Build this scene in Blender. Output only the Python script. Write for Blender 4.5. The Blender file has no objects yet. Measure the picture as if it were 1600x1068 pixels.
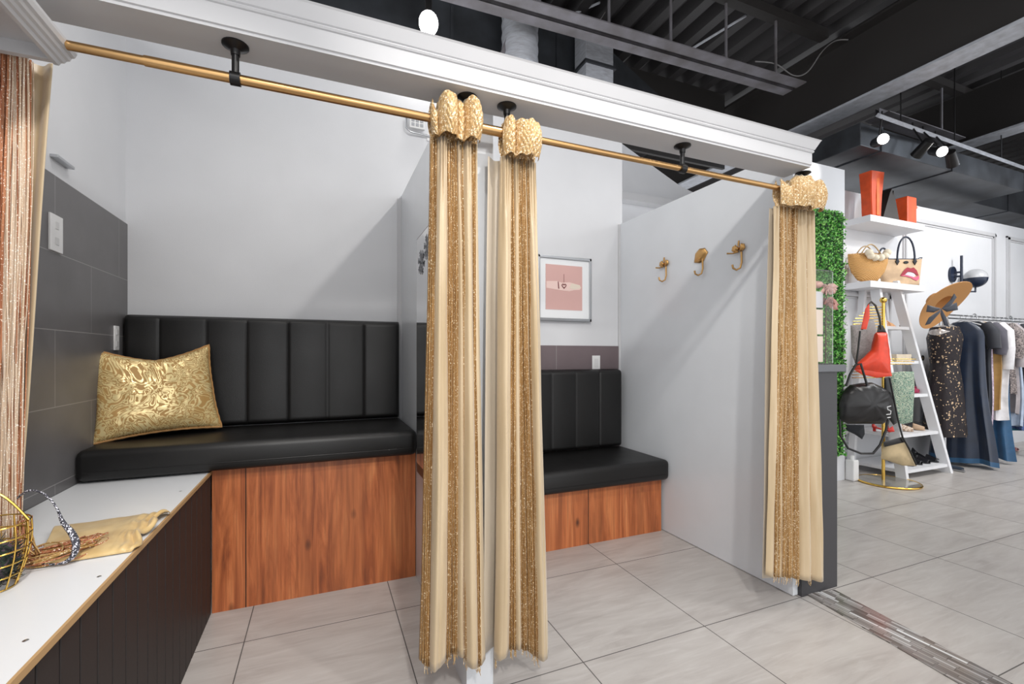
import bpy, bmesh, math, random
from mathutils import Vector, Matrix, noise
random.seed(7)
S = bpy.context.scene
C = S.collection
PI = math.pi

# ------------------------------------------------------------ camera, world, lights, exposure
YAW = math.radians(22.6); CY, SY = math.cos(YAW), math.sin(YAW)
FPX, HOR, CAMZ = 715.0, 554.7, 1.2
cd = bpy.data.cameras.new('camera'); cam = bpy.data.objects.new('camera', cd); C.objects.link(cam)
cam.location = (0, 0, CAMZ); cam.rotation_euler = (PI/2, 0, -YAW)
cd.sensor_width = 36; cd.lens = 36*FPX/1600; cd.shift_y = (HOR-534)/1600; cd.clip_start = .05
S.camera = cam

w = bpy.data.worlds.new('daylight'); S.world = w; w.use_nodes = True
bg = w.node_tree.nodes['Background']; bg.inputs[0].default_value = (.97, .98, 1, 1); bg.inputs[1].default_value = 1.7

def lamp(kind, name, loc, power, size=.05, color=(1, .97, .93), target=None, angle=100, blend=.6, sy=None):
    l = bpy.data.lights.new(name, kind); l.energy = power; l.color = color
    if kind == 'AREA':
        l.size = size
        if sy: l.shape = 'RECTANGLE'; l.size_y = sy
    else: l.shadow_soft_size = size
    if kind == 'SPOT': l.spot_size = math.radians(angle); l.spot_blend = blend
    o = bpy.data.objects.new(name, l); C.objects.link(o); o.location = loc
    if target is not None:
        o.rotation_euler = (Vector(target)-Vector(loc)).to_track_quat('-Z', 'Y').to_euler()
    return o
lamp('SPOT', 'track_and_fill_light', (1.05, .5, 2.95), 60, .035, target=(1.0, 2.9, 1.0), angle=125, blend=.9)
lamp('SPOT', 'track_and_fill_light', (1.9, -.3, 3.2), 10, .12, target=(.6, 2.6, 1.0), angle=120, blend=.8)
for lx_, ly_, pw_ in ((-.25, 1.9, 34), (1.3, 1.95, 14), (2.9, .6, 100), (.5, .2, 14), (4.6, 1.2, 30)):
    lamp('SPOT', 'overhead_fill_light', (lx_, ly_, 3.95 if ly_ < 1.5 else 3.1), pw_, .22, target=(lx_, ly_, 0), angle=150, blend=1)  # overhead fills added to brighten floor, seats and walls; no fixtures there
lamp('SPOT', 'track_and_fill_light', (.2, -1.2, 2.9), 210, .08, target=(1.0, 1.95, 0), angle=60, blend=.7)  # added fill from behind the camera for the floor and lower walls
lamp('SPOT', 'track_and_fill_light', (-.1, .2, 2.7), 88, .06, target=(-.72, 1.7, .66), angle=62, blend=.7)  # added fill to brighten the white ledge top
lamp('SPOT', 'track_and_fill_light', (-.2, .5, 2.9), 34, .035, target=(2.165, 2.35, 1.1), angle=72, blend=.7)  # added fill to brighten the right partition
lamp('POINT', 'track_and_fill_light', (.62, 2.86, 3.24), 7, .04)
lamp('SPOT', 'track_and_fill_light', (4.75, 2.5, 3.12), 75, .04, target=(2.0, 3.0, 2.15), angle=50, blend=.5)
lamp('SPOT', 'track_and_fill_light', (5.6, 1.7, 3.3), 55, .06, target=(5.9, 3.1, 1.3), angle=110)
lamp('SPOT', 'track_and_fill_light', (7.3, 1.2, 3.2), 105, .06, target=(7.2, 3.1, 1.5), angle=110)
lamp('POINT', 'ceiling_fill_light', (3.6, .6, 3.3), 10, .25)
lamp('POINT', 'ceiling_fill_light', (7.0, 1.0, 3.55), 80, .2, (.85, .92, 1))  # added fill that lights the deck from below, without a fixture
lamp('SPOT', 'overhead_fill_light', (5.6, .8, 3.5), 110, .25, target=(5.6, .8, 0), angle=150, blend=1)  # added overhead fill for the shop floor
S.view_settings.view_transform = 'Standard'; S.view_settings.look = 'None'
S.view_settings.gamma = 1; S.view_settings.use_curve_mapping = False
S.view_settings.exposure = 0.05

# ------------------------------------------------------------ helpers
def srgb(r, g, b):
    f = lambda c: (c/255/12.92) if c/255 <= .04045 else ((c/255+.055)/1.055)**2.4
    return (f(r), f(g), f(b), 1)

def at(u, v, d):
    """point seen at (u, v) at distance d in front of the camera plane"""
    r = (u-800)/FPX*d; z = (HOR-v)/FPX*d
    return Vector((CY*r+SY*d, -SY*r+CY*d, CAMZ+z))

class MB:
    def __init__(s): s.b = bmesh.new()
    def box(s, x0, x1, y0, y1, z0, z1, bev=0, M=None):
        t = bmesh.new()
        bmesh.ops.create_cube(t, size=1)
        for v in t.verts:
            v.co = Vector(((x0+x1)/2+v.co.x*(x1-x0), (y0+y1)/2+v.co.y*(y1-y0), (z0+z1)/2+v.co.z*(z1-z0)))
        if bev: bmesh.ops.bevel(t, geom=t.edges[:], offset=bev, segments=3, affect='EDGES', profile=.5)
        if M is not None: bmesh.ops.transform(t, matrix=M, verts=t.verts)
        s.merge(t); return s
    def merge(s, t):
        me = bpy.data.meshes.new('tmp'); t.to_mesh(me); t.free(); s.b.from_mesh(me); bpy.data.meshes.remove(me)
    def tube(s, pts, r, n=8, cap=True, closed=False):
        pts = [Vector(p) for p in pts]; N = len(pts); rings = []
        rr = r if isinstance(r, (list, tuple)) else [r]*N
        up = None
        for i, p in enumerate(pts):
            if closed: t = pts[(i+1) % N]-pts[i-1]
            else: t = pts[min(i+1, N-1)]-pts[max(i-1, 0)]
            if t.length < 1e-9: t = Vector((0, 0, 1))
            t.normalize()
            if up is None:
                up = Vector((0, 0, 1)) if abs(t.z) < .9 else Vector((1, 0, 0))
            a = t.cross(up)
            if a.length < 1e-4: a = t.cross(Vector((1, .3, 0)))
            a.normalize(); b = a.cross(t).normalized(); up = b
            rings.append([s.b.verts.new(p+(a*math.cos(k*2*PI/n)+b*math.sin(k*2*PI/n))*rr[i]) for k in range(n)])
        M = N if closed else N-1
        for i in range(M):
            A, B = rings[i], rings[(i+1) % N]
            for k in range(n): s.b.faces.new((A[k], A[(k+1) % n], B[(k+1) % n], B[k]))
        if cap and not closed:
            s.b.faces.new(rings[0]); s.b.faces.new(rings[-1][::-1])
        return s
    def lathe(s, prof, c=(0, 0, 0), n=24, M=None):
        c = Vector(c); rings = []; nv = []
        for r, z in prof:
            if r < 1e-6: ring = [s.b.verts.new((0, 0, z))]
            else: ring = [s.b.verts.new((r*math.cos(k*2*PI/n), r*math.sin(k*2*PI/n), z)) for k in range(n)]
            rings.append(ring); nv += ring
        for A, B in zip(rings, rings[1:]):
            for k in range(n):
                k2 = (k+1) % n
                if len(A) == 1 and len(B) == 1: continue
                if len(A) == 1: s.b.faces.new((A[0], B[k2], B[k]))
                elif len(B) == 1: s.b.faces.new((A[k], A[k2], B[0]))
                else: s.b.faces.new((A[k], A[k2], B[k2], B[k]))
        for v in nv: v.co = (M @ v.co if M is not None else v.co)+c
        return s
    def sphere(s, c, r, sc=(1, 1, 1), n=16):
        t = bmesh.new(); bmesh.ops.create_uvsphere(t, u_segments=n, v_segments=max(6, n*2//3), radius=r)
        for v in t.verts: v.co = Vector((v.co.x*sc[0], v.co.y*sc[1], v.co.z*sc[2]))+Vector(c)
        s.merge(t); return s
    def prism(s, poly, axis, a, b):
        """poly: 2-D points in the other two axes (in x,y,z order), swept along axis a..b"""
        def mk(p, t):
            if axis == 'x': return (t, p[0], p[1])
            if axis == 'y': return (p[0], t, p[1])
            return (p[0], p[1], t)
        A = [s.b.verts.new(mk(p, a)) for p in poly]; B = [s.b.verts.new(mk(p, b)) for p in poly]
        n = len(poly)
        for i in range(n): s.b.faces.new((A[i], A[(i+1) % n], B[(i+1) % n], B[i]))
        s.b.faces.new(A[::-1]); s.b.faces.new(B)
        return s
    def grid(s, f, nu, nv, mat=None, thick=0):
        V = [[s.b.verts.new(f(i/nu, j/nv)) for i in range(nu+1)] for j in range(nv+1)]
        for j in range(nv):
            for i in range(nu):
                fc = s.b.faces.new((V[j][i], V[j][i+1], V[j+1][i+1], V[j+1][i]))
                if mat: fc.material_index = mat(i/nu, j/nv)
        return s
    def slab(s, pts, n, t):
        """3-D polygon pts thickened by vector n*t"""
        n = Vector(n)*t; A = [s.b.verts.new(Vector(p)) for p in pts]; B = [s.b.verts.new(Vector(p)+n) for p in pts]
        k = len(pts)
        for i in range(k): s.b.faces.new((A[i], A[(i+1) % k], B[(i+1) % k], B[i]))
        s.b.faces.new(A[::-1]); s.b.faces.new(B); return s
    def puff(s, pts, n, t, wr=0, rings=(1, .93, .8, .6, .35, .12), seed=0):
        """inflated cushion-like body: outline pts (star-shaped), half thickness t along n"""
        pts = [Vector(p) for p in pts]; n = Vector(n).normalized(); c = sum(pts, Vector())/len(pts)
        P2 = []                                     # resample
        for i, p in enumerate(pts):
            q = pts[(i+1) % len(pts)]
            for k in range(4): P2.append(p.lerp(q, k/4))
        for sgn in (1, -1):
            prev = None
            for sc in rings:
                h = t*math.sqrt(max(0, 1-sc*sc))
                ring = []
                for p in P2:
                    q = c+(p-c)*sc+n*sgn*h
                    if wr and sc < .99: q += n*sgn*wr*noise.noise(q*22+Vector((seed, 0, 0)))
                    ring.append(s.b.verts.new(q))
                if prev:
                    for i in range(len(ring)):
                        k = (i+1) % len(ring)
                        s.b.faces.new((prev[i], prev[k], ring[k], ring[i]) if sgn > 0 else (ring[i], ring[k], prev[k], prev[i]))
                prev = ring
            s.b.faces.new(prev if sgn > 0 else prev[::-1])
        bmesh.ops.remove_doubles(s.b, verts=s.b.verts, dist=1e-5)
        return s
    def build(s, name, m, parent=None, smooth=False, loc=None, fix=True):
        me = bpy.data.meshes.new(name)
        if fix: bmesh.ops.recalc_face_normals(s.b, faces=s.b.faces)
        o = bpy.data.objects.new(name, me)
        if loc is None and parent is not None: loc = parent['_at'] if '_at' in parent else None
        if loc is not None:
            bmesh.ops.translate(s.b, verts=s.b.verts, vec=-Vector(loc))
            if parent is None: o.location = loc
        elif parent is not None and '_at' in parent: pass
        s.b.to_mesh(me); s.b.free()
        for mm in (m if isinstance(m, (list, tuple)) else [m]): me.materials.append(mm)
        if smooth:
            for p in me.polygons: p.use_smooth = True
            try: me.set_sharp_from_angle(angle=math.radians(50))
            except Exception: pass
        C.objects.link(o)
        if parent is not None:
            o.parent = parent
        return o

def tag(o, label, cat, group=None, kind=None):
    if label: o['label'] = label
    if cat: o['category'] = cat
    if group: o['group'] = group
    if kind: o['kind'] = kind
    return o
ROOTS = []
def thing(name, loc, label, cat, group=None):
    """Empty at the base of a thing; children are built in world coordinates"""
    o = bpy.data.objects.new(name, None); C.objects.link(o); o.location = loc; o.empty_display_size = .05
    o['_at'] = list(loc); ROOTS.append(o)
    return tag(o, label, cat, group)
def sub(mb, name, m, parent, root, smooth=False):
    """a sub-part: child of a part mesh that sits at its root's origin"""
    o = mb.build(name, m, None, smooth, loc=root['_at']); o.location = (0, 0, 0); o.parent = parent
    return o
def struct(name, mb, m, smooth=False):
    return tag(mb.build(name, m, None, smooth), None, None, kind='structure')
def single(mb, name, m, loc, label, cat, group=None, smooth=False):
    return tag(mb.build(name, m, None, smooth, loc=loc), label, cat, group)
def copy_tree(o, loc, label=None):
    r = o.copy(); C.objects.link(r); r.location = loc
    if label: r['label'] = label
    for ch in o.children:
        c = ch.copy(); C.objects.link(c); c.parent = r
        for g in ch.children:
            d = g.copy(); C.objects.link(d); d.parent = c
    return r

# ------------------------------------------------------------ materials
def mat(name, col, rough=.5, metal=0, spec=.5, coat=0, sheen=0, emit=None, es=0, trans=0, alpha=1):
    m = bpy.data.materials.new(name); m.use_nodes = True; b = m.node_tree.nodes['Principled BSDF']
    b.inputs['Base Color'].default_value = col; b.inputs['Roughness'].default_value = rough
    b.inputs['Metallic'].default_value = metal; b.inputs['Specular IOR Level'].default_value = spec
    b.inputs['Coat Weight'].default_value = coat; b.inputs['Sheen Weight'].default_value = sheen
    b.inputs['Transmission Weight'].default_value = trans; b.inputs['Alpha'].default_value = alpha
    if emit: b.inputs['Emission Color'].default_value = emit; b.inputs['Emission Strength'].default_value = es
    return m
class NT:
    def __init__(s, m): s.t = m.node_tree; s.b = s.t.nodes['Principled BSDF']
    def n(s, ty, **k):
        x = s.t.nodes.new(ty)
        for a, v in k.items():
            if a.startswith('i_'): x.inputs[int(a[2:])].default_value = v
            else: setattr(x, a, v)
        return x
    def l(s, a, b): s.t.links.new(a, b)
    def math(s, op, a, b=None, c=None):
        x = s.n('ShaderNodeMath', operation=op)
        for i, v in enumerate((a, b, c)):
            if v is None: continue
            if hasattr(v, 'links'): s.l(v, x.inputs[i])
            else: x.inputs[i].default_value = v
        return x.outputs[0]
    def pos(s): return s.n('ShaderNodeNewGeometry').outputs['Position']
    def xyz(s, v=None):
        x = s.n('ShaderNodeSeparateXYZ'); s.l(v or s.pos(), x.inputs[0]); return x.outputs
    def mapping(s, v, scale=(1, 1, 1), loc=(0, 0, 0)):
        x = s.n('ShaderNodeMapping'); x.inputs['Scale'].default_value = scale; x.inputs['Location'].default_value = loc
        s.l(v, x.inputs[0]); return x.outputs[0]
    def noise(s, v, sc=5, det=4, rough=.5, dist=0):
        x = s.n('ShaderNodeTexNoise'); x.inputs['Scale'].default_value = sc; x.inputs['Detail'].default_value = det
        x.inputs['Roughness'].default_value = rough; x.inputs['Distortion'].default_value = dist
        s.l(v, x.inputs['Vector']); return x.outputs[0]
    def ramp(s, f, stops):
        x = s.n('ShaderNodeValToRGB'); e = x.color_ramp.elements
        while len(e) < len(stops): e.new(.5)
        for el, (p, c) in zip(e, stops): el.position = p; el.color = c
        s.l(f, x.inputs[0]); return x.outputs[0]
    def mix(s, f, a, b):
        x = s.n('ShaderNodeMix', data_type='RGBA')
        for i, v in ((0, f), (6, a), (7, b)):
            if hasattr(v, 'links'): s.l(v, x.inputs[i])
            else: x.inputs[i].default_value = v
        return x.outputs[2]
    def bump(s, h, st=.3, d=.01):
        x = s.n('ShaderNodeBump'); x.inputs['Strength'].default_value = st; x.inputs['Distance'].default_value = d
        s.l(h, x.inputs['Height']); s.l(x.outputs[0], s.b.inputs['Normal'])
    def col(s, c): s.l(c, s.b.inputs['Base Color'])
    def line(s, v, x0, per, half):
        """1 on thin lines at x0 + k*per"""
        a = s.math('DIVIDE', s.math('SUBTRACT', v, x0), per); f = s.math('FRACT', s.math('ADD', a, 100.5))
        return s.math('LESS_THAN', s.math('ABSOLUTE', s.math('SUBTRACT', f, .5)), half/per)
def g(v): return (v, v, v, 1)

def m_paint(name, col, rough=.5, b=.15):
    m = mat(name, col, rough); t = NT(m); p = t.pos()
    f = t.noise(p, 3, 3); c2 = tuple(x*.95 for x in col[:3])+(1,)
    t.col(t.ramp(f, [(.3, c2), (.7, col)])); t.bump(t.noise(p, 180, 2), b, .002); return m
WHITE = m_paint('white_paint', srgb(214, 215, 218), .5)
LAM = m_paint('white_laminate', srgb(212, 215, 219), .22, .03)
TRIMW = m_paint('white_trim_paint', srgb(197, 197, 199), .35, .02)
SHELFW = m_paint('white_shelf_board', srgb(228, 229, 232), .4, .02)
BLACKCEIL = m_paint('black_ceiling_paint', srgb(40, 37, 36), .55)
DECK = m_paint('dark_deck_paint', srgb(56, 54, 55), .45)
DUCTM = mat('dark_painted_sheet_metal', srgb(70, 72, 76), .42, .5)
t = NT(DUCTM); t.col(t.ramp(t.noise(t.pos(), 2.5, 5), [(.3, srgb(48, 49, 52)), (.75, srgb(84, 88, 94))]))
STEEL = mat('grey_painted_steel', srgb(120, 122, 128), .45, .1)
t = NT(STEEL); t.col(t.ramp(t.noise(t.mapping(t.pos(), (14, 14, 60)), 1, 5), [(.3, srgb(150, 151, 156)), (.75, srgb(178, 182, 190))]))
CHARC = m_paint('charcoal_painted_board', srgb(58, 57, 60), .42, .05)
CHARC2 = m_paint('charcoal_counter_cap', srgb(92, 94, 99), .35, .05)
GOLD = mat('brushed_brass', srgb(196, 156, 106), .28, 1)
GOLDD = mat('antique_gold', srgb(196, 154, 98), .35, 1)
YGOLD = mat('polished_yellow_gold', srgb(226, 186, 96), .2, 1)
BLKM = mat('black_metal', srgb(22, 21, 22), .35, .3)
SILV = mat('brushed_silver', srgb(190, 192, 195), .3, 1)
SILVF = mat('silver_glitter', srgb(150, 152, 156), .45, .7)
MIRR = mat('mirror_glass', g(.93), .0, 1)
BROWNF = mat('bronze_frame', srgb(92, 74, 62), .35, .5)
PLATE = mat('white_plastic', srgb(226, 226, 226), .35)
DARK = mat('dark_slot', srgb(25, 25, 26), .6)
NAVYM = mat('navy_lacquer', srgb(28, 38, 58), .3)
CLEAR = mat('clear_acrylic', g(.97), .03, trans=.92); CLEAR.node_tree.nodes['Principled BSDF'].inputs['IOR'].default_value = 1.2
GLASS = mat('smoked_glass_disc', srgb(200, 196, 186), .04, 0, .8, trans=.6)

# floor tiles
def m_floor(name, x0, y0):
    m = mat(name, g(.5), .3); t = NT(m); p = t.pos(); X, Y, Z = t.xyz(p)
    v = t.noise(t.mapping(p, (1.1, 5.5, 1)), 2.2, 6, .62, .7)
    v2 = t.noise(t.mapping(p, (3.2, 26, 1), (4, 1, 0)), 2.0, 4, .5, .4)
    base = t.ramp(v, [(.3, srgb(172, 166, 162)), (.5, srgb(187, 182, 178)), (.72, srgb(198, 194, 190))])
    base = t.mix(t.math('MULTIPLY', t.ramp(v2, [(.52, g(0)), (.75, g(.5))]), 1), base, srgb(206, 203, 200))
    ix = t.math('FLOOR', t.math('DIVIDE', t.math('SUBTRACT', X, x0), .622)); iy = t.math('FLOOR', t.math('DIVIDE', t.math('SUBTRACT', Y, y0), .655))
    wn = t.n('ShaderNodeTexWhiteNoise', noise_dimensions='2D'); cb = t.n('ShaderNodeCombineXYZ'); t.l(ix, cb.inputs[0]); t.l(iy, cb.inputs[1]); t.l(cb.outputs[0], wn.inputs[0])
    base = t.mix(t.math('MULTIPLY', wn.outputs[0], .16), base, srgb(160, 154, 150))
    ln = t.math('MAXIMUM', t.line(X, x0, .622, .0022), t.line(Y, y0, .655, .0022))
    t.col(t.mix(ln, base, srgb(92, 88, 86)))
    t.l(t.math('ADD', t.math('MULTIPLY', ln, .5), t.math('ADD', .24, t.math('MULTIPLY', v, .16))), t.b.inputs['Roughness'])
    t.bump(t.math('SUBTRACT', t.math('MULTIPLY', v, .06), ln), .25, .003); return m
FLOOR1 = m_floor('stone_look_tile', 1.567, 1.545)
FLOOR2 = m_floor('stone_look_tile_shop', 2.75, 1.537)

def m_mosaic():
    m = mat('glass_mosaic', g(.4), .12, 0, .6); t = NT(m); p = t.pos()
    br = t.n('ShaderNodeTexBrick'); mp = t.n('ShaderNodeMapping'); mp.inputs['Rotation'].default_value = (0, 0, PI/2)
    t.l(p, mp.inputs[0]); t.l(mp.outputs[0], br.inputs['Vector'])
    br.inputs['Scale'].default_value = 1; br.inputs['Brick Width'].default_value = .12; br.inputs['Row Height'].default_value = .0155
    br.inputs['Mortar Size'].default_value = .0012; br.offset = .37; br.offset_frequency = 2; br.squash = .6; br.squash_frequency = 3
    br.inputs['Color1'].default_value = g(0); br.inputs['Color2'].default_value = g(1); br.inputs['Mortar'].default_value = g(.0)
    c = t.ramp(br.outputs['Color'], [(0, srgb(96, 90, 87)), (.25, srgb(146, 142, 139)), (.45, srgb(98, 89, 85)), (.6, srgb(186, 184, 183)), (.8, srgb(134, 127, 123)), (1, srgb(228, 230, 231))])
    t.col(t.mix(br.outputs['Fac'], c, srgb(92, 88, 86))); return m
MOSAIC = m_mosaic()

def m_wood():
    m = mat('walnut_laminate', g(.3), .36); t = NT(m); p = t.pos()
    n1 = t.noise(t.mapping(p, (9, 9, .75)), 1.6, 6, .6, 1.6)
    n2 = t.noise(t.mapping(p, (60, 60, 1.6)), 1.5, 4, .6, .3)
    n3 = t.noise(t.mapping(p, (2.6, 2.6, .25), (5, 0, 2)), 2, 3, .5, 1.2)
    base = t.ramp(n1, [(.25, srgb(98, 52, 30)), (.42, srgb(160, 86, 48)), (.55, srgb(192, 110, 64)), (.72, srgb(216, 138, 86)), (.85, srgb(160, 90, 52))])
    base = t.mix(t.ramp(n2, [(.45, g(0)), (.75, g(.55))]), base, srgb(92, 50, 30))
    base = t.mix(t.ramp(n3, [(.4, g(0)), (.7, g(.45))]), base, srgb(190, 118, 72))
    vo = t.n('ShaderNodeTexVoronoi'); vo.inputs['Scale'].default_value = 1; t.l(t.mapping(p, (5, 5, 2.6)), vo.inputs['Vector'])
    base = t.mix(t.ramp(vo.outputs['Distance'], [(.02, g(.85)), (.10, g(0))]), base, srgb(50, 26, 16))
    X, Y, Z = t.xyz(p); ln = t.line(X, -.333, 1.9, .0022)
    t.col(t.mix(ln, base, srgb(30, 18, 12))); t.bump(n2, .08, .002); return m
WOOD = m_wood()

def m_leather():
    m = mat('black_leatherette', srgb(15, 14, 14), .42, 0, .5); t = NT(m); p = t.pos()
    vo = t.n('ShaderNodeTexVoronoi'); vo.inputs['Scale'].default_value = 420; t.l(p, vo.inputs['Vector'])
    n = t.noise(p, 6, 4)
    t.l(t.math('ADD', .34, t.math('MULTIPLY', n, .2)), t.b.inputs['Roughness'])
    t.bump(t.math('ADD', vo.outputs[0], t.math('MULTIPLY', n, 2)), .12, .003); return m
LEATH = m_leather()

def m_walltile(name, ax, c1, c2, stag):
    m = mat(name, g(.1), .38); t = NT(m); p = t.pos(); X, Y, Z = t.xyz(p); A = Y if ax == 'y' else X
    row = t.math('FLOOR', t.math('DIVIDE', t.math('SUBTRACT', Z, 1.593), .296))
    off = t.math('MULTIPLY', t.math('MODULO', t.math('ADD', row, 10), 2), .3)
    ln = t.math('MAXIMUM', t.line(Z, 1.593, .296, .0016), t.line(t.math('ADD', A, off), stag, .6, .0016))
    base = t.ramp(t.noise(p, 4, 4), [(.3, c1), (.7, c2)])
    t.col(t.mix(ln, base, srgb(150, 148, 147))); t.bump(ln, -.3, .002); return m
TILEL = m_walltile('grey_wall_tile', 'y', srgb(99, 97, 98), srgb(110, 108, 109), 2.89)
TILEB = m_walltile('taupe_wall_tile', 'x', srgb(104, 92, 95), srgb(114, 101, 104), 1.6)

def m_satin(name, c1, c2, rough=.42, sc=1):
    m = mat(name, c1, rough, 0, .5, sheen=.25); t = NT(m); p = t.pos()
    t.col(t.ramp(t.noise(t.mapping(p, (8*sc, 8*sc, 1.2*sc)), 2, 4), [(.35, c1), (.65, c2)]))
    t.bump(t.noise(p, 900, 1), .08, .001); return m
SATIN = m_satin('champagne_satin', srgb(180, 158, 124), srgb(196, 175, 143))
SATIN2 = m_satin('golden_satin', srgb(196, 164, 108), srgb(216, 188, 134), .3)
LINING = m_satin('curtain_lining', srgb(176, 162, 142), srgb(190, 177, 158))
def m_sequin(name, c1, c2, c3, zs=1.0, thr=.86, metal=.65, dens=520, bmp=.6):
    m = mat(name, c1, .4, metal); t = NT(m); p = t.pos()
    st = t.noise(t.mapping(p, (90, 90, .6)), 2, 3, .6)
    base = t.ramp(st, [(.35, c1), (.6, c2)])
    vo = t.n('ShaderNodeTexVoronoi'); vo.inputs['Scale'].default_value = dens; t.l(p, vo.inputs['Vector'])
    wn = t.n('ShaderNodeTexWhiteNoise'); t.l(vo.outputs['Color'], wn.inputs[0])
    hit = t.math('GREATER_THAN', wn.outputs[0], thr)
    vo2 = t.n('ShaderNodeTexVoronoi'); vo2.inputs['Scale'].default_value = dens/3.2; t.l(p, vo2.inputs['Vector'])
    hit2 = t.math('MULTIPLY', t.math('GREATER_THAN', t.n('ShaderNodeTexWhiteNoise').outputs[0], 2), 0)
    wn2 = t.n('ShaderNodeTexWhiteNoise'); t.l(vo2.outputs['Color'], wn2.inputs[0])
    hit2 = t.math('MULTIPLY', t.math('GREATER_THAN', wn2.outputs[0], .955), t.math('LESS_THAN', vo2.outputs['Distance'], .33))
    h = t.math('MAXIMUM', hit, hit2)
    t.col(t.mix(h, base, c3)); t.l(t.math('SUBTRACT', .5, t.math('MULTIPLY', h, .3)), t.b.inputs['Roughness'])  # light flecks: sequin colour, with their sparkle put into it too
    t.l(t.math('MULTIPLY', t.math('SUBTRACT', 1, h), metal), t.b.inputs['Metallic'])
    t.bump(t.math('ADD', wn.outputs[0], t.math('MULTIPLY', st, 2)), bmp, .003); return m
SEQ = m_sequin('gold_sequin_band', srgb(136, 98, 52), srgb(190, 150, 96), srgb(255, 240, 208), thr=.93, metal=.3)
SEQH = m_sequin('smocked_gold_thread', srgb(176, 138, 88), srgb(208, 176, 126), srgb(255, 242, 214), thr=.88, metal=.15, dens=330, bmp=.12)
COPPER = m_sequin('copper_string', srgb(150, 86, 54), srgb(200, 138, 100), srgb(255, 236, 218), thr=.95, metal=.3)
BROWNS = m_sequin('brown_string', srgb(92, 48, 26), srgb(150, 92, 56), srgb(250, 215, 190), thr=.955, metal=.3)
CREAMS = m_sequin('cream_string', srgb(206, 178, 148), srgb(230, 208, 184), srgb(255, 250, 240), thr=.93, metal=.1)
GOLDS = m_sequin('golden_string', srgb(168, 128, 66), srgb(204, 168, 108), srgb(255, 240, 210), thr=.95, metal=.3)

def m_brocade():
    m = mat('gold_brocade', srgb(190, 150, 80), .4, .3); t = NT(m); p = t.pos()
    wv = t.noise(t.mapping(p, (4.2, 4.2, 4.2)), 1.6, 2, .4, 4.5)
    fol = t.ramp(wv, [(.34, g(0)), (.35, g(1)), (.40, g(1)), (.41, g(0)), (.46, g(0)), (.47, g(1)), (.52, g(1)), (.53, g(0)), (.57, g(0)), (.58, g(1)), (.66, g(1)), (.67, g(0))])
    t.col(t.mix(fol, srgb(184, 144, 84), srgb(240, 218, 160)))
    t.l(t.math('SUBTRACT', .55, t.math('MULTIPLY', fol, .22)), t.b.inputs['Roughness'])
    t.l(t.math('ADD', .05, t.math('MULTIPLY', fol, .35)), t.b.inputs['Metallic'])
    t.bump(t.math('ADD', t.math('MULTIPLY', fol, .3), t.noise(p, 14, 3)), .10, .004); return m
BROC = m_brocade()

def m_leaf():
    m = mat('boxwood_leaf', srgb(58, 120, 40), .5); t = NT(m)
    oi = t.n('ShaderNodeNewGeometry').outputs['Random Per Island']
    t.col(t.ramp(oi, [(0, srgb(44, 112, 36)), (.5, srgb(86, 166, 62)), (1, srgb(156, 214, 112))])); return m
LEAF = m_leaf()

def m_print(name, cols, sc=14, dist=1.5, rough=.6, metal=0):
    m = mat(name, cols[0], rough, metal); t = NT(m)
    n = t.noise(t.pos(), sc, 3, .55, dist); k = len(cols)
    st = [(.34+.34*i/max(1, k-1), c) for i, c in enumerate(cols)]
    x = t.ramp(n, st); x.node.color_ramp.interpolation = 'CONSTANT'; t.col(x); return m
def m_cloth(name, col, rough=.7, sheen=.2):
    m = mat(name, col, rough, sheen=sheen); t = NT(m); c2 = tuple(x*.72 for x in col[:3])+(1,)
    t.col(t.ramp(t.noise(t.pos(), 9, 4), [(.35, c2), (.65, col)])); t.bump(t.noise(t.pos(), 500, 2), .1, .001); return m

# ------------------------------------------------------------ floor and walls
struct('floor', MB().box(-1.1, 2.27, -3, 3.0, -.1, 0), FLOOR1)
struct('floor', MB().box(2.27, 12, -3, 3.2, -.1, 0), FLOOR2)
def strip(): 
    b = MB(); b.slab([(2.245, 1.555, 0), (2.04, .2, 0), (2.24, .2, 0), (2.42, 1.525, 0)][::-1], (0, 0, 1), .004); return b
tag(strip().build('trim_1', MOSAIC), None, None, kind='structure')
struct('wall_back', MB().box(-1.05, 2.19, 3.0, 3.1, 0, 2.9), WHITE)
struct('wall_left', MB().box(-1.05, -.95, -.1, 3.0, 0, 2.9), WHITE)
struct('trim_2', MB().box(-.95, -.942, 1.0, 3.0, .6, 1.889), TILEL)
struct('trim_3', MB().box(.62, 2.16, 2.992, 3.0, .3, 1.272), TILEB)
struct('wall_middle', MB().box(.475, .575, 1.56, 3.0, 0, 2.225), LAM)
struct('wall_right', MB().box(2.165, 2.2, 1.565, 3.0, .004, 2.228), LAM)
struct('trim_4', MB().box(.449, .475, 2.982, 3.0, .8, 2.205), TRIMW)      # corner strip
struct('trim_5', MB().box(2.150, 2.165, 2.985, 3.0, 1.0, 2.225), TRIMW)
struct('wall_shop', MB().box(4.66, 12, 3.15, 3.3, 0, 2.962), WHITE)
struct('wall_column', MB().box(4.0, 4.655, 2.84, 3.3, 0, 2.984), WHITE)
# white walls of the neighbouring unit, behind the fitting rooms
nb = MB(); nb.slab([(2.7, 4.2, 0), (6.2, 4.2, 0), (6.2, 4.2, 3.13), (4.12, 4.2, 3.13), (3.9, 4.2, 3.18), (3.03, 4.2, 3.55), (2.7, 4.2, 3.56)], (0, 1, 0), .1)
struct('wall_far', nb, WHITE)
struct('trim_6', MB().box(2.9, 4.1, 4.08, 4.2, 2.88, 2.96).box(4.02, 4.1, 3.9, 4.2, 2.88, 2.96), TRIMW)
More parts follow.
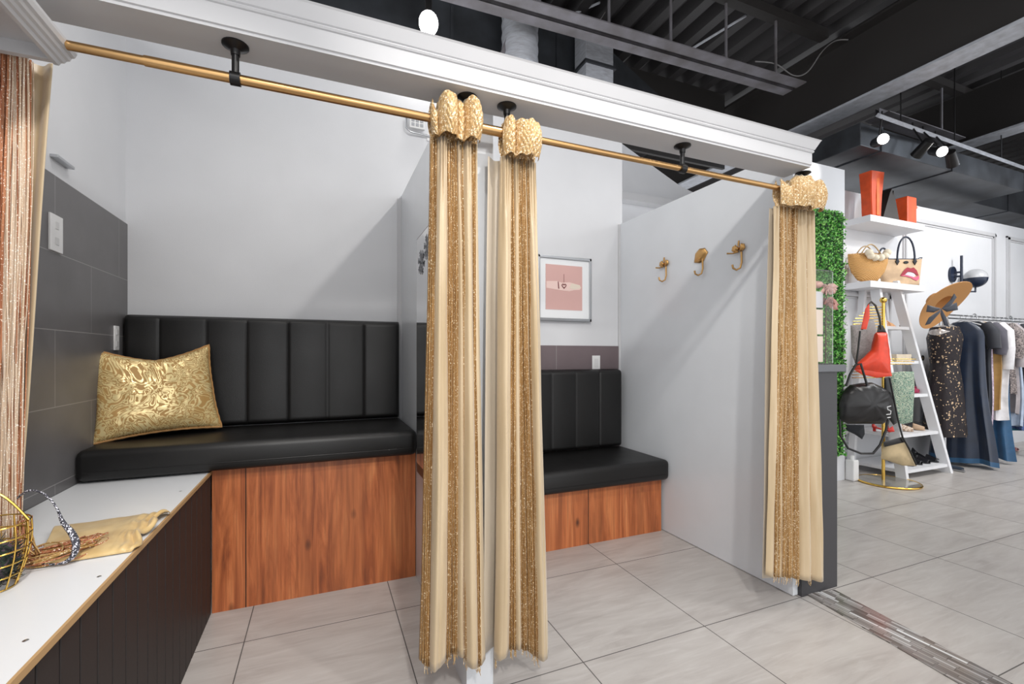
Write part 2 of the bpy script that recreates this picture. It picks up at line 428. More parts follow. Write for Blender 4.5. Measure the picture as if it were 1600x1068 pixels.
# shop wall panel mouldings
def moulding(x0, x1, z0, z1, y):
    b = MB(); wd = .07
    def bar(a0, a1, c0, c1):
        b.box(a0, a1, y-.022, y, c0, c1); 
    for k, (o, dd) in enumerate(((0, .018), (.018, .03), (.05, .014))):
        i = o; tt = (.02, .03, .018)[k]
        b.box(x0+i, x1-i, y-dd, y, z1-i-tt, z1-i); b.box(x0+i, x1-i, y-dd, y, z0+i, z0+i+tt)
        b.box(x0+i, x0+i+tt, y-dd, y, z0+i, z1-i); b.box(x1-i-tt, x1-i, y-dd, y, z0+i, z1-i)
    return b
struct('trim_7', moulding(6.2, 8.25, .35, 2.81, 3.15), TRIMW)
struct('trim_8', moulding(8.55, 10.6, .35, 2.81, 3.15), TRIMW)
struct('trim_9', moulding(4.95, 5.95, .35, 1.88, 3.15), TRIMW)

# ------------------------------------------------------------ header over the fitting rooms
hd = MB()
prof = [(1.56, 2.07), (1.425, 2.07), (1.425, 2.078), (1.42, 2.08), (1.42, 2.132), (1.416, 2.134), (1.413, 2.139), (1.416, 2.144), (1.412, 2.147), (1.396, 2.181), (1.392, 2.186), (1.56, 2.186)]
A = [hd.b.verts.new((-.95, y, z)) for y, z in prof]
B = [hd.b.verts.new((2.094+(1.42-y if y < 1.42 else 0), y, z)) for y, z in prof]
n = len(prof)
for i in range(n): hd.b.faces.new((A[i], A[(i+1) % n], B[(i+1) % n], B[i]))
hd.b.faces.new(A[::-1]); hd.b.faces.new(B)
struct('trim_10', hd, TRIMW)
# the flat display canopy on the left, with its moulded edge
ro = thing('window_canopy', (-.78, 1.0, 1.972), 'white flat canopy board with moulded edge above the glittering string curtain', 'canopy')
MB().box(-.945, -.62, .3, 1.53, 1.978, 1.987).build('board', TRIMW, ro)
MB().box(-.945, -.62, 1.512, 1.53, 1.946, 1.978).build('back_lip', TRIMW, ro)
MB().prism([(-.632, 1.987), (-.632, 1.943), (-.622, 1.943), (-.618, 1.950), (-.611, 1.951), (-.607, 1.957), (-.600, 1.959), (-.597, 1.967), (-.590, 1.969), (-.586, 1.979), (-.586, 1.987)], 'y', .3, 1.532).build('moulding', TRIMW, ro)
MB().box(-.800, -.788, 1.40, 1.408, 1.9765, 1.979).build('slot', DARK, ro)

# ------------------------------------------------------------ bench and seating
def cushion(x0, x1, y0, y1, z0, z1, bev):
    b = MB(); b.box(x0, x1, y0, y1, z0, z1, bev); return b
def upholstered(x0, x1, y0, y1, z0, z1, seams, name, root):
    """channelled back: width along x, front at y0"""
    b = MB(); n = len(seams)-1
    def f(s, q):
        x = x0+(x1-x0)*s
        for a, c in zip(seams, seams[1:]):
            if x <= c+1e-6:
                tt = (x-a)/(c-a); break
        d = (1-abs(2*tt-1)**22)                       # fluted bulge
        e = min(1, min(q, 1-q)*(z1-z0)/.03)
        e = math.sqrt(max(0, 1-(1-e)**2))
        ex = min(1, min(x-x0, x1-x)/.025); ex = math.sqrt(max(0, 1-(1-ex)**2))
        y = y1-(y1-y0)*(.86+.07*(1-(2*tt-1)**2)+.07*min(1, d*1.3))*(.25+.75*e)*(.3+.7*ex)
        return (x, y, z0+(z1-z0)*q)
    NU = n*24
    b.grid(f, NU, 60)
    # sides, back
    b2 = MB(); b2.box(x0+.002, x1-.002, y1-.02, y1, z0+.004, z1-.004)
    b.merge(b2.b)
    return b.build(name, LEATH, root, True, fix=True)

THR = mat('grey_thread', srgb(50, 50, 52), .5)
def seat_unit(label, x0, x1, bz, cz1, seams, bt, xc0, xc1, group=None):
    r = thing('upholstered_bench', ((x0+x1)/2, 2.7, 0), label, 'bench', 'black upholstered benches')
    MB().box(x0, x1, 2.5, 2.52, 0, bz).build('front_panel', WOOD, r)
    MB().box(x0, x1, 2.52, 2.985, bz-.02, bz).build('seat_board', CHARC, r)
    c = cushion(xc0, xc1, 2.42, 2.975, bz+.005, cz1, .03).build('seat_cushion', LEATH, r, True)
    sub(MB().tube([(xc0+.03, 2.4195, bz+.045), (xc1-.03, 2.4195, bz+.045)], .0018, 6), 'seam', BLKM, c, r)
    bk = upholstered(seams[0], seams[-1], 2.895, 2.988, cz1+.002, bt, seams, 'backrest', r)
    for s in seams[1:-1]:
        sub(MB().tube([(s, 2.910, cz1+.03), (s, 2.910, bt-.03)], .0013, 6), 'channel_seam', THR, bk, r)
    return r
seat_unit('high black leatherette bench with wood front holding the gold cushion', -.47, .472, .668, .805, [-.937, -.778, -.575, -.38, -.176, .03, .238, .455], 1.412, -.94, .468)
seat_unit('low black leatherette bench with wood front below the pink picture', .58, 2.147, .36, .5, [.58, .77, .955, 1.14, 1.327, 1.513, 1.712, 1.921, 2.129], 1.095, .58, 2.155)

# white display ledge with fluted front
r = thing('display_ledge', (-.7, 1.6, 0), 'white topped ledge with black fluted front running towards the camera', 'ledge')
MB().box(-.94, -.475, .35, 2.5, .655, .6645).build('top_board', mat('white_melamine', srgb(228, 230, 233), .3), r)
MB().box(-.475, -.4685, .35, 2.5, .650, .665).build('edge_band', mat('raw_particle_board', srgb(184, 148, 104), .7), r)
fl_ = MB(); y = .35
pw = .082
while y < 2.499:
    y2 = min(y+pw, 2.499); fl_.box(-.492, -.4735, y+.003, y2-.003, .0, .645, .0018); y += pw
fl_.box(-.5, -.488, .35, 2.499, 0, .645)
FLUT = m_paint('black_brown_slat', srgb(50, 45, 44), .55, .05); FLUT.node_tree.nodes['Principled BSDF'].inputs['Specular IOR Level'].default_value = .25
fl_.build('fluted_front', FLUT, r)
MB().box(-.94, -.50, .35, .37, 0, .645).build('end_panel', CHARC, r)
for k, (u_, v_) in enumerate(((282, 767), (155, 900), (90, 758), (40, 1000))):
    p = at(u_, v_, 1); d = (p-Vector((0, 0, CAMZ))); p = Vector((0, 0, CAMZ))+d*((.6647-CAMZ)/d.z)
    if -.94 < p.x < -.48 and p.y > .4:
        MB().lathe([(0, .0008), (.004, .0006), (.005, 0)], p, 10).build('screw_cap', SILV, r, True)

# ------------------------------------------------------------ curtain rods and brackets
def rod(label, parts, end=None, grp='brass curtain rods'):
    x0 = parts[0][1]; r = thing('curtain_rod', (x0, 1.484, 1.975), label, 'curtain rod', grp)
    for nm, a, b_, rad in parts:
        MB().tube([(a, 1.484, 1.975), (b_, 1.484, 1.975)], rad, 16).build(nm, GOLD, r, True)
    return r
rod('brass curtain rod across the left fitting room with thin end piece', [('inner_tube', -.588, -.425, .0115), ('outer_tube', -.43, .44, .0135)])
rod('brass curtain rod across the right fitting room', [('end_sleeve', .462, .607, .0165), ('inner_tube', .607, 2.1, .0115)])
def bracket(x, label, mm=BLKM, d=0):
    r = thing('rod_bracket', (x, 1.484, 2.07), label, 'bracket', 'black ceiling brackets of the curtain rods')
    MB().lathe([(0, 2.0699), (.034, 2.0699), (.034, 2.066), (.026, 2.062), (.013, 2.055), (.0115, 2.04), (0, 2.04)], (x, 1.484, 0), 24).build('flange', mm, r, True)
    MB().tube([(x, 1.484, 2.05), (x, 1.484, 1.99)], .0095, 12).build('stem', mm, r, True)
    MB().tube([(x-.013, 1.484, 1.975), (x+.013, 1.484, 1.975)], .0185, 16).build('clamp', mm, r, True)
    return r
for x, l in ((-.223, 'black rod bracket alone over the left fitting room'), (.454, 'black rod bracket above the left one of the paired curtains'),
             (.598, 'black rod bracket between the two middle curtains'), (1.385, 'black rod bracket alone over the right fitting room'), (2.124, 'black rod bracket above the rightmost curtain')):
    bracket(x, l)

# ------------------------------------------------------------ curtains
def interp(tab, x):
    for (a, ya), (b, yb) in zip(tab, tab[1:]):
        if x <= b: return ya+(yb-ya)*max(0, (x-a)/(b-a))
    return tab[-1][1]

def curtain(label, xt0, xt1, xb0, xb1, zt, zb, segs, lumps, seed, hem=None, lean=.0, rip=.005, rear=.006):
    """segs: (share of the width, 'p' plain panel or 's' sequin band, how far the fold stands out)"""
    R = random.Random(seed); yc = 1.484
    tot = sum(a for a, _, _ in segs); bounds = []; c = 0
    for a, k, d in segs: bounds.append((c/tot, (c+a)/tot, k, d)); c += a
    def seg(s):
        for b_ in bounds:
            if s < b_[1]: return b_
        return bounds[-1]
    def fold(s, q):
        a, b_, k, d = seg(min(s, .99999)); t_ = (s-a)/(b_-a); wseg = (b_-a)
        grow = .55+.45*min(1, q*1.8)
        if k == 'p':
            u_ = t_**(.8+.25*math.sin(seed+a*9)); out_ = .78*d*(.72*math.sin(u_*PI)**.8+.28*math.sin(u_*PI)**3)*grow
            out_ += (.010*noise.noise(Vector((s*9, q*1.3, seed+4)))+.006*noise.noise(Vector((s*26, q*1.1, seed+8))))*grow*math.sin(t_*PI)
        else: out_ = d*math.sin(t_*PI)**.55*grow
        if k == 's': out_ += rip*math.sin(t_*PI*2*max(2, round(wseg*38)))*(.4+.6*grow)
        else: out_ += .004*math.sin(t_*PI*3+seed)*(1-q)
        x0 = xt0+(xb0-xt0)*q**1.15; x1 = xt1+(xb1-xt1)*q**1.15
        x = x0+(x1-x0)*s+.30*d*math.cos(t_*PI)*-1*grow*(.6 if k == 'p' else .2)
        x += .006*noise.noise(Vector((s*4+9, q*2.2, seed)))
        y = yc+.022-out_+.009*noise.noise(Vector((s*5, q*2.5, seed)))+.0035*noise.noise(Vector((s*22, q*7, seed*3)))
        # neat gathers just under the heading
        y += .006*math.sin(s*150+seed)*max(0, 1-q*7)
        return x, y+lean*q
    zj = zt-.115
    def f(s, q):
        x, y = fold(s, q); hz = zb+(hem(s) if hem else 0)+.008*noise.noise(Vector((s*9, 1, seed)))
        return (x, y, zj+(hz-zj)*q)
    r = thing('curtain', ((xb0+xb1)/2, yc, 0), label, 'curtain', 'gold striped fitting room curtains')
    NU = 420; b = MB(); 
    def mt(s, q):
        a, b_, k, d = seg(s+.5/NU)
        return 1 if k == 's' and math.sin(((s+.5/NU-a)/(b_-a))*PI*2*max(2, round((b_-a)*38))) > -.35 else 0
    b.grid(f, NU, 60, mt)
    o = b.build('drape', [SATIN, SEQ], r, True, fix=False); md = o.modifiers.new('thick', 'SOLIDIFY'); md.thickness = .0022; md.offset = 0
    # plain rear layer that closes the bundle
    b = MB(); b.grid(lambda s, q: (xt0+.006+(xb0-xt0)*q**1.15-(.006-rear)*(1-s)+(xt1-xt0+((xb1-xb0)-(xt1-xt0))*q**1.15-.012)*s, yc+.040+.012*math.sin(s*13+seed)+.006*math.sin(q*5+s*5)+lean*q, zj+(zb+.03-zj)*q), 60, 24)
    o = b.build('rear_layer', LINING, r, True, fix=False); md = o.modifiers.new('thick', 'SOLIDIFY'); md.thickness = .002
    # gathered heading wrapped round the rod, in rounded lumps
    hb = MB(); NS = 360; rows = 36
    def lump(s):
        for a, b_, o_, dz in lumps:
            if s <= b_ or (a, b_, o_, dz) == lumps[-1]: return (s-a)/(b_-a), o_, dz
    for sgn in (1, -1):
        def fh(s, q, sgn=sgn):
            t_, o_, dz = lump(s); t_ = min(1, max(0, t_)); L = math.sin(t_*PI)**.5
            x = xt0+(xt1-xt0)*s+.5*(s-.5)*.03*math.sin(q*PI)
            bul = (.012+o_*L)*(1+.35*math.sin(q*PI))
            y = yc-sgn*bul if sgn > 0 else yc+.012+.012*math.sin(q*PI)
            puck = .0026*math.sin(s*(xt1-xt0)*PI*2/.0115)*math.sin(q*PI*10)
            return (x, y-sgn*puck, zj-.006+(zt-zj+.006+dz*L)*q+.004*math.sin(s*23+seed))
        hb.grid(fh, NS, rows*2)
    h = hb.build('gathered_heading', SEQH, r, True, fix=False); md = h.modifiers.new('thick', 'SOLIDIFY'); md.thickness = .002; md.offset = 0
    rb = MB()
    def fr_(s, q):
        t_, o_, dz = lump(s); t_ = min(1, max(0, t_)); L = math.sin(t_*PI)**.5
        return (xt0+.004+(xt1-xt0-.008)*s, yc-(.006+o_*L*.75)*(1-.5*q), zt-.006+dz*L+q*.022*(.35+.65*L)+.003*math.sin(s*40))
    rb.grid(fr_, 120, 4); ro_ = rb.build('ruffle', SATIN, r, True, fix=False); md = ro_.modifiers.new('thick', 'SOLIDIFY'); md.thickness = .002
    tb = MB(); sq = [b_ for b_ in bounds if b_[2] == 's']
    for k in range(34):
        a, b_, _, _ = R.choice(sq); s = R.uniform(a, b_); p = Vector(f(s, 1)); L = R.uniform(.008, .035)
        tb.tube([p+Vector((0, 0, .01)), p+Vector((R.uniform(-.003, .003), R.uniform(-.003, .003), -L*.6)), p+Vector((R.uniform(-.005, .005), 0, -L))], .0010, 4)
    fo = tb.build('frayed_thread', SEQH, r); fo['kind'] = 'stuff'
    return r
curtain('gold striped curtain left of its pair in the middle, widest at the hem', .333, .492, .298, .520, 2.035, .165,
        [(.20, 's', .022), (.23, 'p', .065), (.10, 's', .014), (.13, 's', .022), (.10, 'p', .035), (.07, 's', .02), (.19, 'p', .06), (.08, 's', .02), (.07, 'p', .03)],
        [(0, .13, .02, -.05), (.13, .50, .045, .012), (.50, .66, .012, .004), (.66, 1, .042, .014)], 3, hem=lambda s: .05*(1-s)-.02*math.sin(s*9)-.01)
curtain('gold striped curtain right of its pair in the middle, hanging beside the pink picture', .583, .712, .562, .762, 2.012, .13,
        [(.03, 's', .01), (.22, 'p', .055), (.05, 's', .015), (.07, 's', .02), (.12, 'p', .03), (.08, 's', .02), (.14, 's', .025), (.05, 'p', .015), (.04, 's', .02), (.20, 'p', .05)],
        [(0, .30, .028, .006), (.30, 1, .045, .0)], 5, hem=lambda s: .03*math.sin(s*5)+.005, rear=-.045)
curtain('gold striped curtain at the far right end against the dark pier', 1.955, 2.215, 1.90, 2.262, 2.012, .125,
        [(.10, 'p', .02), (.07, 's', .02), (.04, 'p', .02), (.15, 's', .03), (.03, 'p', .02), (.13, 's', .03), (.04, 'p', .01), (.18, 'p', .05), (.05, 's', .01), (.18, 'p', .055)],
        [(0, .25, .02, -.03), (.25, .72, .045, .02), (.72, 1, .04, .012)], 8, hem=lambda s: .06-.085*s)

# ------------------------------------------------------------ string curtain on the left
r = thing('string_curtain', (-.8, 1.57, .665), 'copper and cream glitter string curtain pooling on the white ledge', 'curtain')
R = random.Random(4)
bundles = {'C': MB(), 'B': MB(), 'W': MB(), 'G': MB()}
def strand(kind, xt, xb, y, zend, rad=.0016):
    pts = []; sw = R.uniform(.002, .009); p1 = R.uniform(0, 6)
    for k in range(15):
        q = k/14; e = q*q*(3-2*q)
        pts.append((xt+(xb-xt)*e+sw*math.sin(p1+q*R.uniform(3.5, 4.2)), y+.004*math.sin(p1*2+q*5), 1.968+(zend-1.968)*q))
    bundles[kind].tube(pts, rad, 4, cap=False)
for i in range(760):
    s = R.random()
    xt = -.985+.285*s
    xb = -.955+.235*s
    if s > .86: k = R.choice('WWCC')
    elif s > .74: k = R.choice('WCCWB')
    elif s > .45: k = R.choice('BBBCB')
    elif s > .2: k = R.choice('BCBCB')
    else: k = R.choice('GGCCB')
    strand(k, xt, xb, 1.545+.05*R.random(), R.uniform(.675, .74), R.choice((.0013, .0018, .0026)))
for nm, kk, mm in (('copper_strings', 'C', COPPER), ('brown_strings', 'B', BROWNS), ('cream_strings', 'W', CREAMS), ('golden_strings', 'G', GOLDS)):
    o = bundles[kk].build(nm[:-1], mm, r, True); o['kind'] = 'stuff'; o['label'] = nm.replace('_', ' ')
sb = MB(); sb.grid(lambda s, q: (-.95+.295*s-.065*q*s-.01*q, 1.60+.012*math.sin(s*30)+.006*math.sin(q*5+s*4), 1.97-(1.28*q)), 70, 30)
o = sb.build('satin_backing', SATIN, r, True, fix=False); md = o.modifiers.new('t', 'SOLIDIFY'); md.thickness = .002
# pooled loops
pl = MB(); pl2 = MB()
for i in range(60):
    b_ = pl if i % 3 else pl2
    cx, cy = -.685+R.uniform(-.03, .03), 1.60+R.uniform(-.05, .04)
    ax, ay = R.uniform(.035, .085), R.uniform(.02, .06); a0 = R.uniform(-2.6, -1.5); a1 = a0+R.uniform(2.4, 4.6); rt = R.uniform(-.3, .5)
    pts = []
    for k in range(18):
        a = a0+(a1-a0)*k/17; xx = ax*math.cos(a); yy = ay*math.sin(a)
        zz = .668+R.uniform(0, .001)+.03*abs(math.sin(i*1.3))*(.4+.6*math.sin(k/17*PI))
        pts.append((cx+xx*math.cos(rt)-yy*math.sin(rt)+.03, cy+xx*math.sin(rt)+yy*math.cos(rt), zz))
    b_.tube(pts, .0019, 5)
for i in range(90):
    x = -.735+R.uniform(-.06, .035); y = 1.575+R.uniform(-.03, .03)
    pts = [(x, y, .78), (x+R.uniform(-.01, .015), y, .72), (x+R.uniform(-.01, .03), y-R.uniform(0, .02), .69), (x+R.uniform(0, .05), y+R.uniform(-.03, .02), .671)]
    (pl if i % 2 else pl2).tube(pts, .0018, 5)
o = pl.build('pooled_string', COPPER, r, True); o['kind'] = 'stuff'
o = pl2.build('pooled_string', GOLDS, r, True); o['kind'] = 'stuff'

# ------------------------------------------------------------ folded satin, basket, beaded strap on the ledge
def on_ledge(u, v, z=.6655):
    d = at(u, v, 1)-Vector((0, 0, CAMZ)); return Vector((0, 0, CAMZ))+d*((z-CAMZ)/d.z)
q00, q10, q01, q11 = on_ledge(58, 886), on_ledge(206, 862), on_ledge(88, 826), on_ledge(264, 801)
def fs(s, q):
    p = q00.lerp(q10, s).lerp(q01.lerp(q11, s), q)
    e = math.sqrt(max(0, 1-(2*q-1)**4))
    z = .018*e+.006*noise.noise(Vector((s*5, q*3, 1)))*e
    if s > .72:
        k = (s-.72)/.28; z += k*.010*math.sin(q*22+s*9)*e+.008*k*math.sin(s*60)*e
        p.x += k*.012*math.sin(q*16)
    p.z = .6665+max(z, .0)
    return p
sb = MB(); sb.grid(fs, 90, 60)
o = sb.build('folded_fabric', SATIN2, None, True, loc=on_ledge(150, 845), fix=False); md = o.modifiers.new('t', 'SOLIDIFY'); md.thickness = .002; md.offset = 1
tag(o, 'golden satin cloth folded flat on the white ledge', 'fabric')

r = thing('wire_basket', (-.685, 1.425, .665), 'gold wire basket cut off by the left edge of the picture', 'basket')
wb = MB(); cx, cy, Rb, Hb = -.708, 1.425, .070, .145
def bs(a, q):
    rr = Rb*(.72+.34*math.sin(q*PI*.62)); return (cx+rr*math.cos(a), cy+rr*math.sin(a), .668+Hb*q)
for k in range(14):
    a = k*2*PI/14; wb.tube([bs(a, j/8) for j in range(9)], .0018, 6)
wb.build('upright_wires', YGOLD, r, True)
wb = MB()
for j in range(6): wb.tube([bs(a*2*PI/40, j/5) for a in range(40)], .0018, 6, closed=True)
wb.build('ring_wires', YGOLD, r, True)
wb = MB(); wb.tube([(cx-.075+.15*k/16, cy, .815+.075*math.sin(k/16*PI)) for k in range(17)], .0028, 6); wb.build('handle', YGOLD, r, True)
wb.b if False else None
fu = MB(); R2 = random.Random(9)
for k in range(520):
    a = R2.uniform(0, 2*PI); q = R2.random(); rr = Rb*.62*R2.uniform(.75, 1.12)
    p = Vector((cx+rr*math.cos(a), cy+rr*math.sin(a), .68+.085*q)); d = Vector((math.cos(a), math.sin(a), R2.uniform(-.5, .8)))*.018
    fu.tube([p, p+d*.6, p+d+Vector((0, 0, .004))], [.0012, .0009, .0003], 4)
fur = fu
fur.sphere((cx, cy, .725), .05, (1, 1, 1.05), 16)
single(fur, 'fur_stole', m_print('black_and_grey_fur', [srgb(26, 24, 28), srgb(44, 58, 48), srgb(92, 74, 88), srgb(150, 148, 156)], 30), (cx, cy, .672), 'dark tinselly fur bundle lying inside the gold wire basket', 'fur accessory', smooth=True)
path = [(22, 782), (45, 766), (70, 772), (88, 792), (98, 815), (112, 832), (119, 850), (114, 868), (98, 880), (76, 880), (50, 877)]
P3 = []
for i, (u_, v_) in enumerate(path):
    dd = 1.17
    P3.append(at(u_, v_, dd))
P3[-1] = on_ledge(50, 878, .672); P3[-2] = on_ledge(76, 881, .6715); P3[-3] = on_ledge(98, 879, .673)
sm = []
for i in range(len(P3)-1):
    p0, p1, p2, p3 = P3[max(i-1, 0)], P3[i], P3[i+1], P3[min(i+2, len(P3)-1)]
    for k in range(6):
        t_ = k/6; sm.append(.5*((2*p1)+(p2-p0)*t_+(2*p0-5*p1+4*p2-p3)*t_**2+(3*p1-p0-3*p2+p3)*t_**3))
sm.append(P3[-1])
N = len(sm); rad = [.0025+.0055*max(0, math.sin(min(1, max(0, (i/N-.32)/.5))*PI)) for i in range(N)]
BEAD = m_sequin('black_silver_beads', srgb(40, 40, 46), srgb(90, 90, 100), srgb(235, 235, 245), thr=.75, metal=.4, dens=420)
single(MB().tube(sm, rad, 8), 'beaded_headband', BEAD, P3[-1], 'black and silver beaded band looped over the gold wire basket', 'headband', smooth=True)

# ------------------------------------------------------------ gold cushion
def pillow():
    r = thing('throw_cushion', (-.74, 2.8, .807), 'gold brocade cushion propped at the left end of the high bench', 'cushion')
    Wd, Hd = .50, .44
    M = Matrix.Translation((-.715, 2.70, .814)) @ Matrix.Rotation(math.radians(20), 4, 'Z') @ Matrix.Rotation(math.radians(-13), 4, 'X') @ Matrix.Rotation(math.radians(-3), 4, 'Y')
    b = MB()
    for sgn in (1, -1):
        def f(s, q, sgn=sgn):
            x = 2*s-1; z = 2*q-1
            px = x*Wd/2*(1-.09*(1-z*z)); pz = z*Hd/2*(1-.09*(1-x*x))
            if z > 0: pz -= .055*(1-abs(x)**1.3)*z**3; px *= 1-.07*z
            th = .080*((1-x*x)*(1-z*z))**.42
            th *= 1+.14*noise.noise(Vector((x*2.2, z*2.2, 3)))
            th += .004*noise.noise(Vector((x*9, z*9, 1)))*(1-x**4)*(1-z**4)
            return M @ Vector((px, -sgn*th, pz+Hd/2))
        b.grid(f, 56, 44)
    bmesh.ops.remove_doubles(b.b, verts=b.b.verts, dist=.0006)
    o = b.build('cover', BROC, r, True)
    def edge(x, z):
        px = x*Wd/2*(1-.09*(1-z*z)); pz = z*Hd/2*(1-.09*(1-x*x))
        if z > 0: pz -= .055*(1-abs(x)**1.3)*z**3; px *= 1-.07*z
        return M @ Vector((px, 0, pz+Hd/2))
    pts = [edge(-1+2*k/24, -1) for k in range(24)]+[edge(1, -1+2*k/24) for k in range(24)]+[edge(1-2*k/24, 1) for k in range(24)]+[edge(-1, 1-2*k/24) for k in range(24)]
    MB().tube(pts, [.0055+.0015*(k % 2) for k in range(len(pts))], 6, closed=True).build('piping', m_cloth('tan_fringe', srgb(196, 146, 86)), r, True)
pillow()

# ------------------------------------------------------------ mirror, picture, plates, hooks
r = thing('wall_mirror', (.47, 2.0, .6), 'tall dark framed mirror on the middle partition behind the curtain', 'mirror')
MB().box(.455, .475, 1.66, 2.38, .60, 1.80).build('frame', BROWNF, r)
MB().box(.452, .456, 1.675, 2.365, .65, 1.792).build('glass', MIRR, r)
def flake(y, z, rad, label):
    b = MB()
    for k in range(6):
        a = k*PI/3+.3; d = Vector((0, math.cos(a), math.sin(a))); e = Vector((0, -math.sin(a), math.cos(a)))
        c = Vector((.449, y, z))
        b.slab([c-e*rad*.12, c+d*rad-e*.003, c+d*rad+e*.003, c+e*rad*.12], (-1, 0, 0), .003)
        for t_ in (.45, .7):
            for sg in (1, -1):
                m_ = c+d*rad*t_; b.slab([m_, m_+(d+e*sg)*rad*.26, m_+(d+e*sg)*rad*.26+d*.006, m_+d*.012], (-1, 0, 0), .003)
    o = single(b, 'snowflake_ornament', SILVF, (.449, y, z), label, 'ornament', 'silver snowflakes on the mirror')
flake(2.24, 1.655, .055, 'silver snowflake lower and further left on the mirror'); flake(2.10, 1.70, .055, 'silver snowflake higher on the mirror next to the curtain edge')

r = thing('framed_picture', (1.66, 2.99, 1.45), 'silver framed pink picture on the back wall of the right fitting room', 'picture')
x0, x1, z0, z1 = 1.44, 1.89, 1.452, 1.93
fr = MB()
for a in ((x0, x1, z1-.022, z1), (x0, x1, z0, z0+.022), (x0, x0+.018, z0, z1), (x1-.018, x1, z0, z1)): fr.box(a[0], a[1], 2.968, 2.992, a[2], a[3], .003)
fr.build('frame', SILV, r)
MB().box(x0+.01, x1-.01, 2.98, 2.992, z0+.01, z1-.01).build('mat_board', mat('picture_mount', srgb(232, 234, 236), .6), r)
a = (1.505, 1.812, 1.535, 1.865)
pk = MB().box(a[0], a[1], 2.9775, 2.981, a[2], a[3]).build('print', m_paint('dusty_pink_print', srgb(214, 172, 166), .5, 0), r)
def flatp(pts, y=2.9775):
    return MB().slab([(x, y, z) for x, z in pts], (0, -1, 0), .0012)
sub(flatp([(1.51, 1.74), (1.60, 1.745), (1.64, 1.735), (1.70, 1.742), (1.79, 1.725), (1.80, 1.705), (1.79, 1.69), (1.74, 1.685), (1.70, 1.675), (1.62, 1.68), (1.51, 1.69)]), 'pale_shape', mat('pale_print', srgb(236, 206, 198), .5), pk, r)
sub(flatp([(1.72, 1.735), (1.79, 1.725), (1.80, 1.705), (1.74, 1.69), (1.70, 1.70)], 2.9762), 'light_shape', mat('cream_print', srgb(226, 212, 196), .5), pk, r)
hp = []
for k in range(24):
    tt = k*2*PI/24; hp.append((1.655+.0012*16*math.sin(tt)**3*.9, 1.712+.0011*(13*math.cos(tt)-5*math.cos(2*tt)-2*math.cos(3*tt)-math.cos(4*tt))))
sub(MB().tube([(x, 2.9758, z) for x, z in hp], .0035, 6, closed=True), 'heart_outline', mat('wine_print', srgb(110, 30, 42), .5), pk, r)
sub(flatp([(1.603, 1.742), (1.609, 1.742), (1.615, 1.69), (1.607, 1.69)], 2.976), 'bar_mark', mat('wine_print', srgb(110, 30, 42), .5), pk, r)
sub(flatp([(1.653, 1.80), (1.6555, 1.80), (1.6555, 1.737), (1.653, 1.737)], 2.976), 'thin_line', mat('wine_print', srgb(130, 70, 74), .5), pk, r)

def outlet_y(x, z, label, w_=.07, h_=.115, y=2.992, group=None):
    r = thing('wall_outlet', (x, y, z), label, 'wall outlet')
    MB().box(x-w_/2, x+w_/2, y-.006, y, z-h_/2, z+h_/2, .002).build('plate', PLATE, r)
    MB().box(x-.017, x+.017, y-.008, y-.005, z-.034, z+.034, .001).build('insert', mat('insert_white', srgb(214, 214, 214), .3), r)
outlet_y(1.942, 1.14, 'white wall plate on taupe tile above the low bench')
def outlet_x(y, z, label, w_=.09, h_=.14):
    r = thing('wall_plate', (-.942, y, z), label, 'wall plate', 'white plates on the grey tiles')
    MB().box(-.942, -.934, y-w_/2, y+w_/2, z-h_/2, z+h_/2, .002).build('plate', PLATE, r)
    for dz in (.03, -.03): MB().box(-.9345, -.932, y-.012, y+.012, z+dz-.014, z+dz+.014, .001).build('button', mat('insert_white2', srgb(205, 205, 205), .3), r)
outlet_x(2.285, 1.665, 'white wall plate on grey tile right beside the string curtain')
outlet_x(2.845, 1.285, 'white wall plate on grey tile just left of the high backrest', .05, .12)
single(MB().box(-.95, -.925, 2.27, 2.40, 1.952, 1.964, .002), 'wall_bracket', SILV, (-.95, 2.33, 1.952), 'thin grey metal strip on the white left wall above the grey tiles', 'bracket')
for k, (x, z) in enumerate(((-.46, 1.841), (-.257, 1.853), (-.46, 1.667))):
    single(MB().lathe([(0, .004), (.004, .003), (.006, 0)], (0, 0, 0), 10, Matrix.Rotation(PI/2, 4, 'X')), 'wall_screw', DARK, (x, 3.0, z),
           ('small dark screw upper left on the back wall above the high bench', 'small dark screw upper right on the back wall above the high bench', 'small dark screw lowest on the back wall above the high bench')[k], 'screw', 'screws left in the back wall')
# emergency light on the back wall
r = thing('emergency_light', (.56, 2.99, 2.66), 'small white grid lamp on a wall arm near the top of the back wall', 'wall light')
MB().box(.52, .62, 2.955, 2.975, 2.66, 2.76, .006).build('head', PLATE, r)
gl = MB()
for i in range(3):
    for j in range(3): gl.box(.532+i*.028, .552+i*.028, 2.951, 2.956, 2.672+j*.028, 2.692+j*.028, .002)
gl.build('lens_grid', mat('grey_lens', srgb(170, 172, 176), .2), r)
MB().tube([(.50, 2.965, 2.72), (.50, 2.965, 2.655), (.53, 2.965, 2.635), (.66, 2.98, 2.635), (.66, 2.999, 2.635)], .006, 8).build('arm', SILV, r, True)
single(MB().box(.64, .68, 2.99, 3.0, 2.61, 2.66, .002), 'arm_socket', PLATE, (.66, 2.995, 2.61), 'white socket box where the grid lamp arm meets the wall', 'socket')

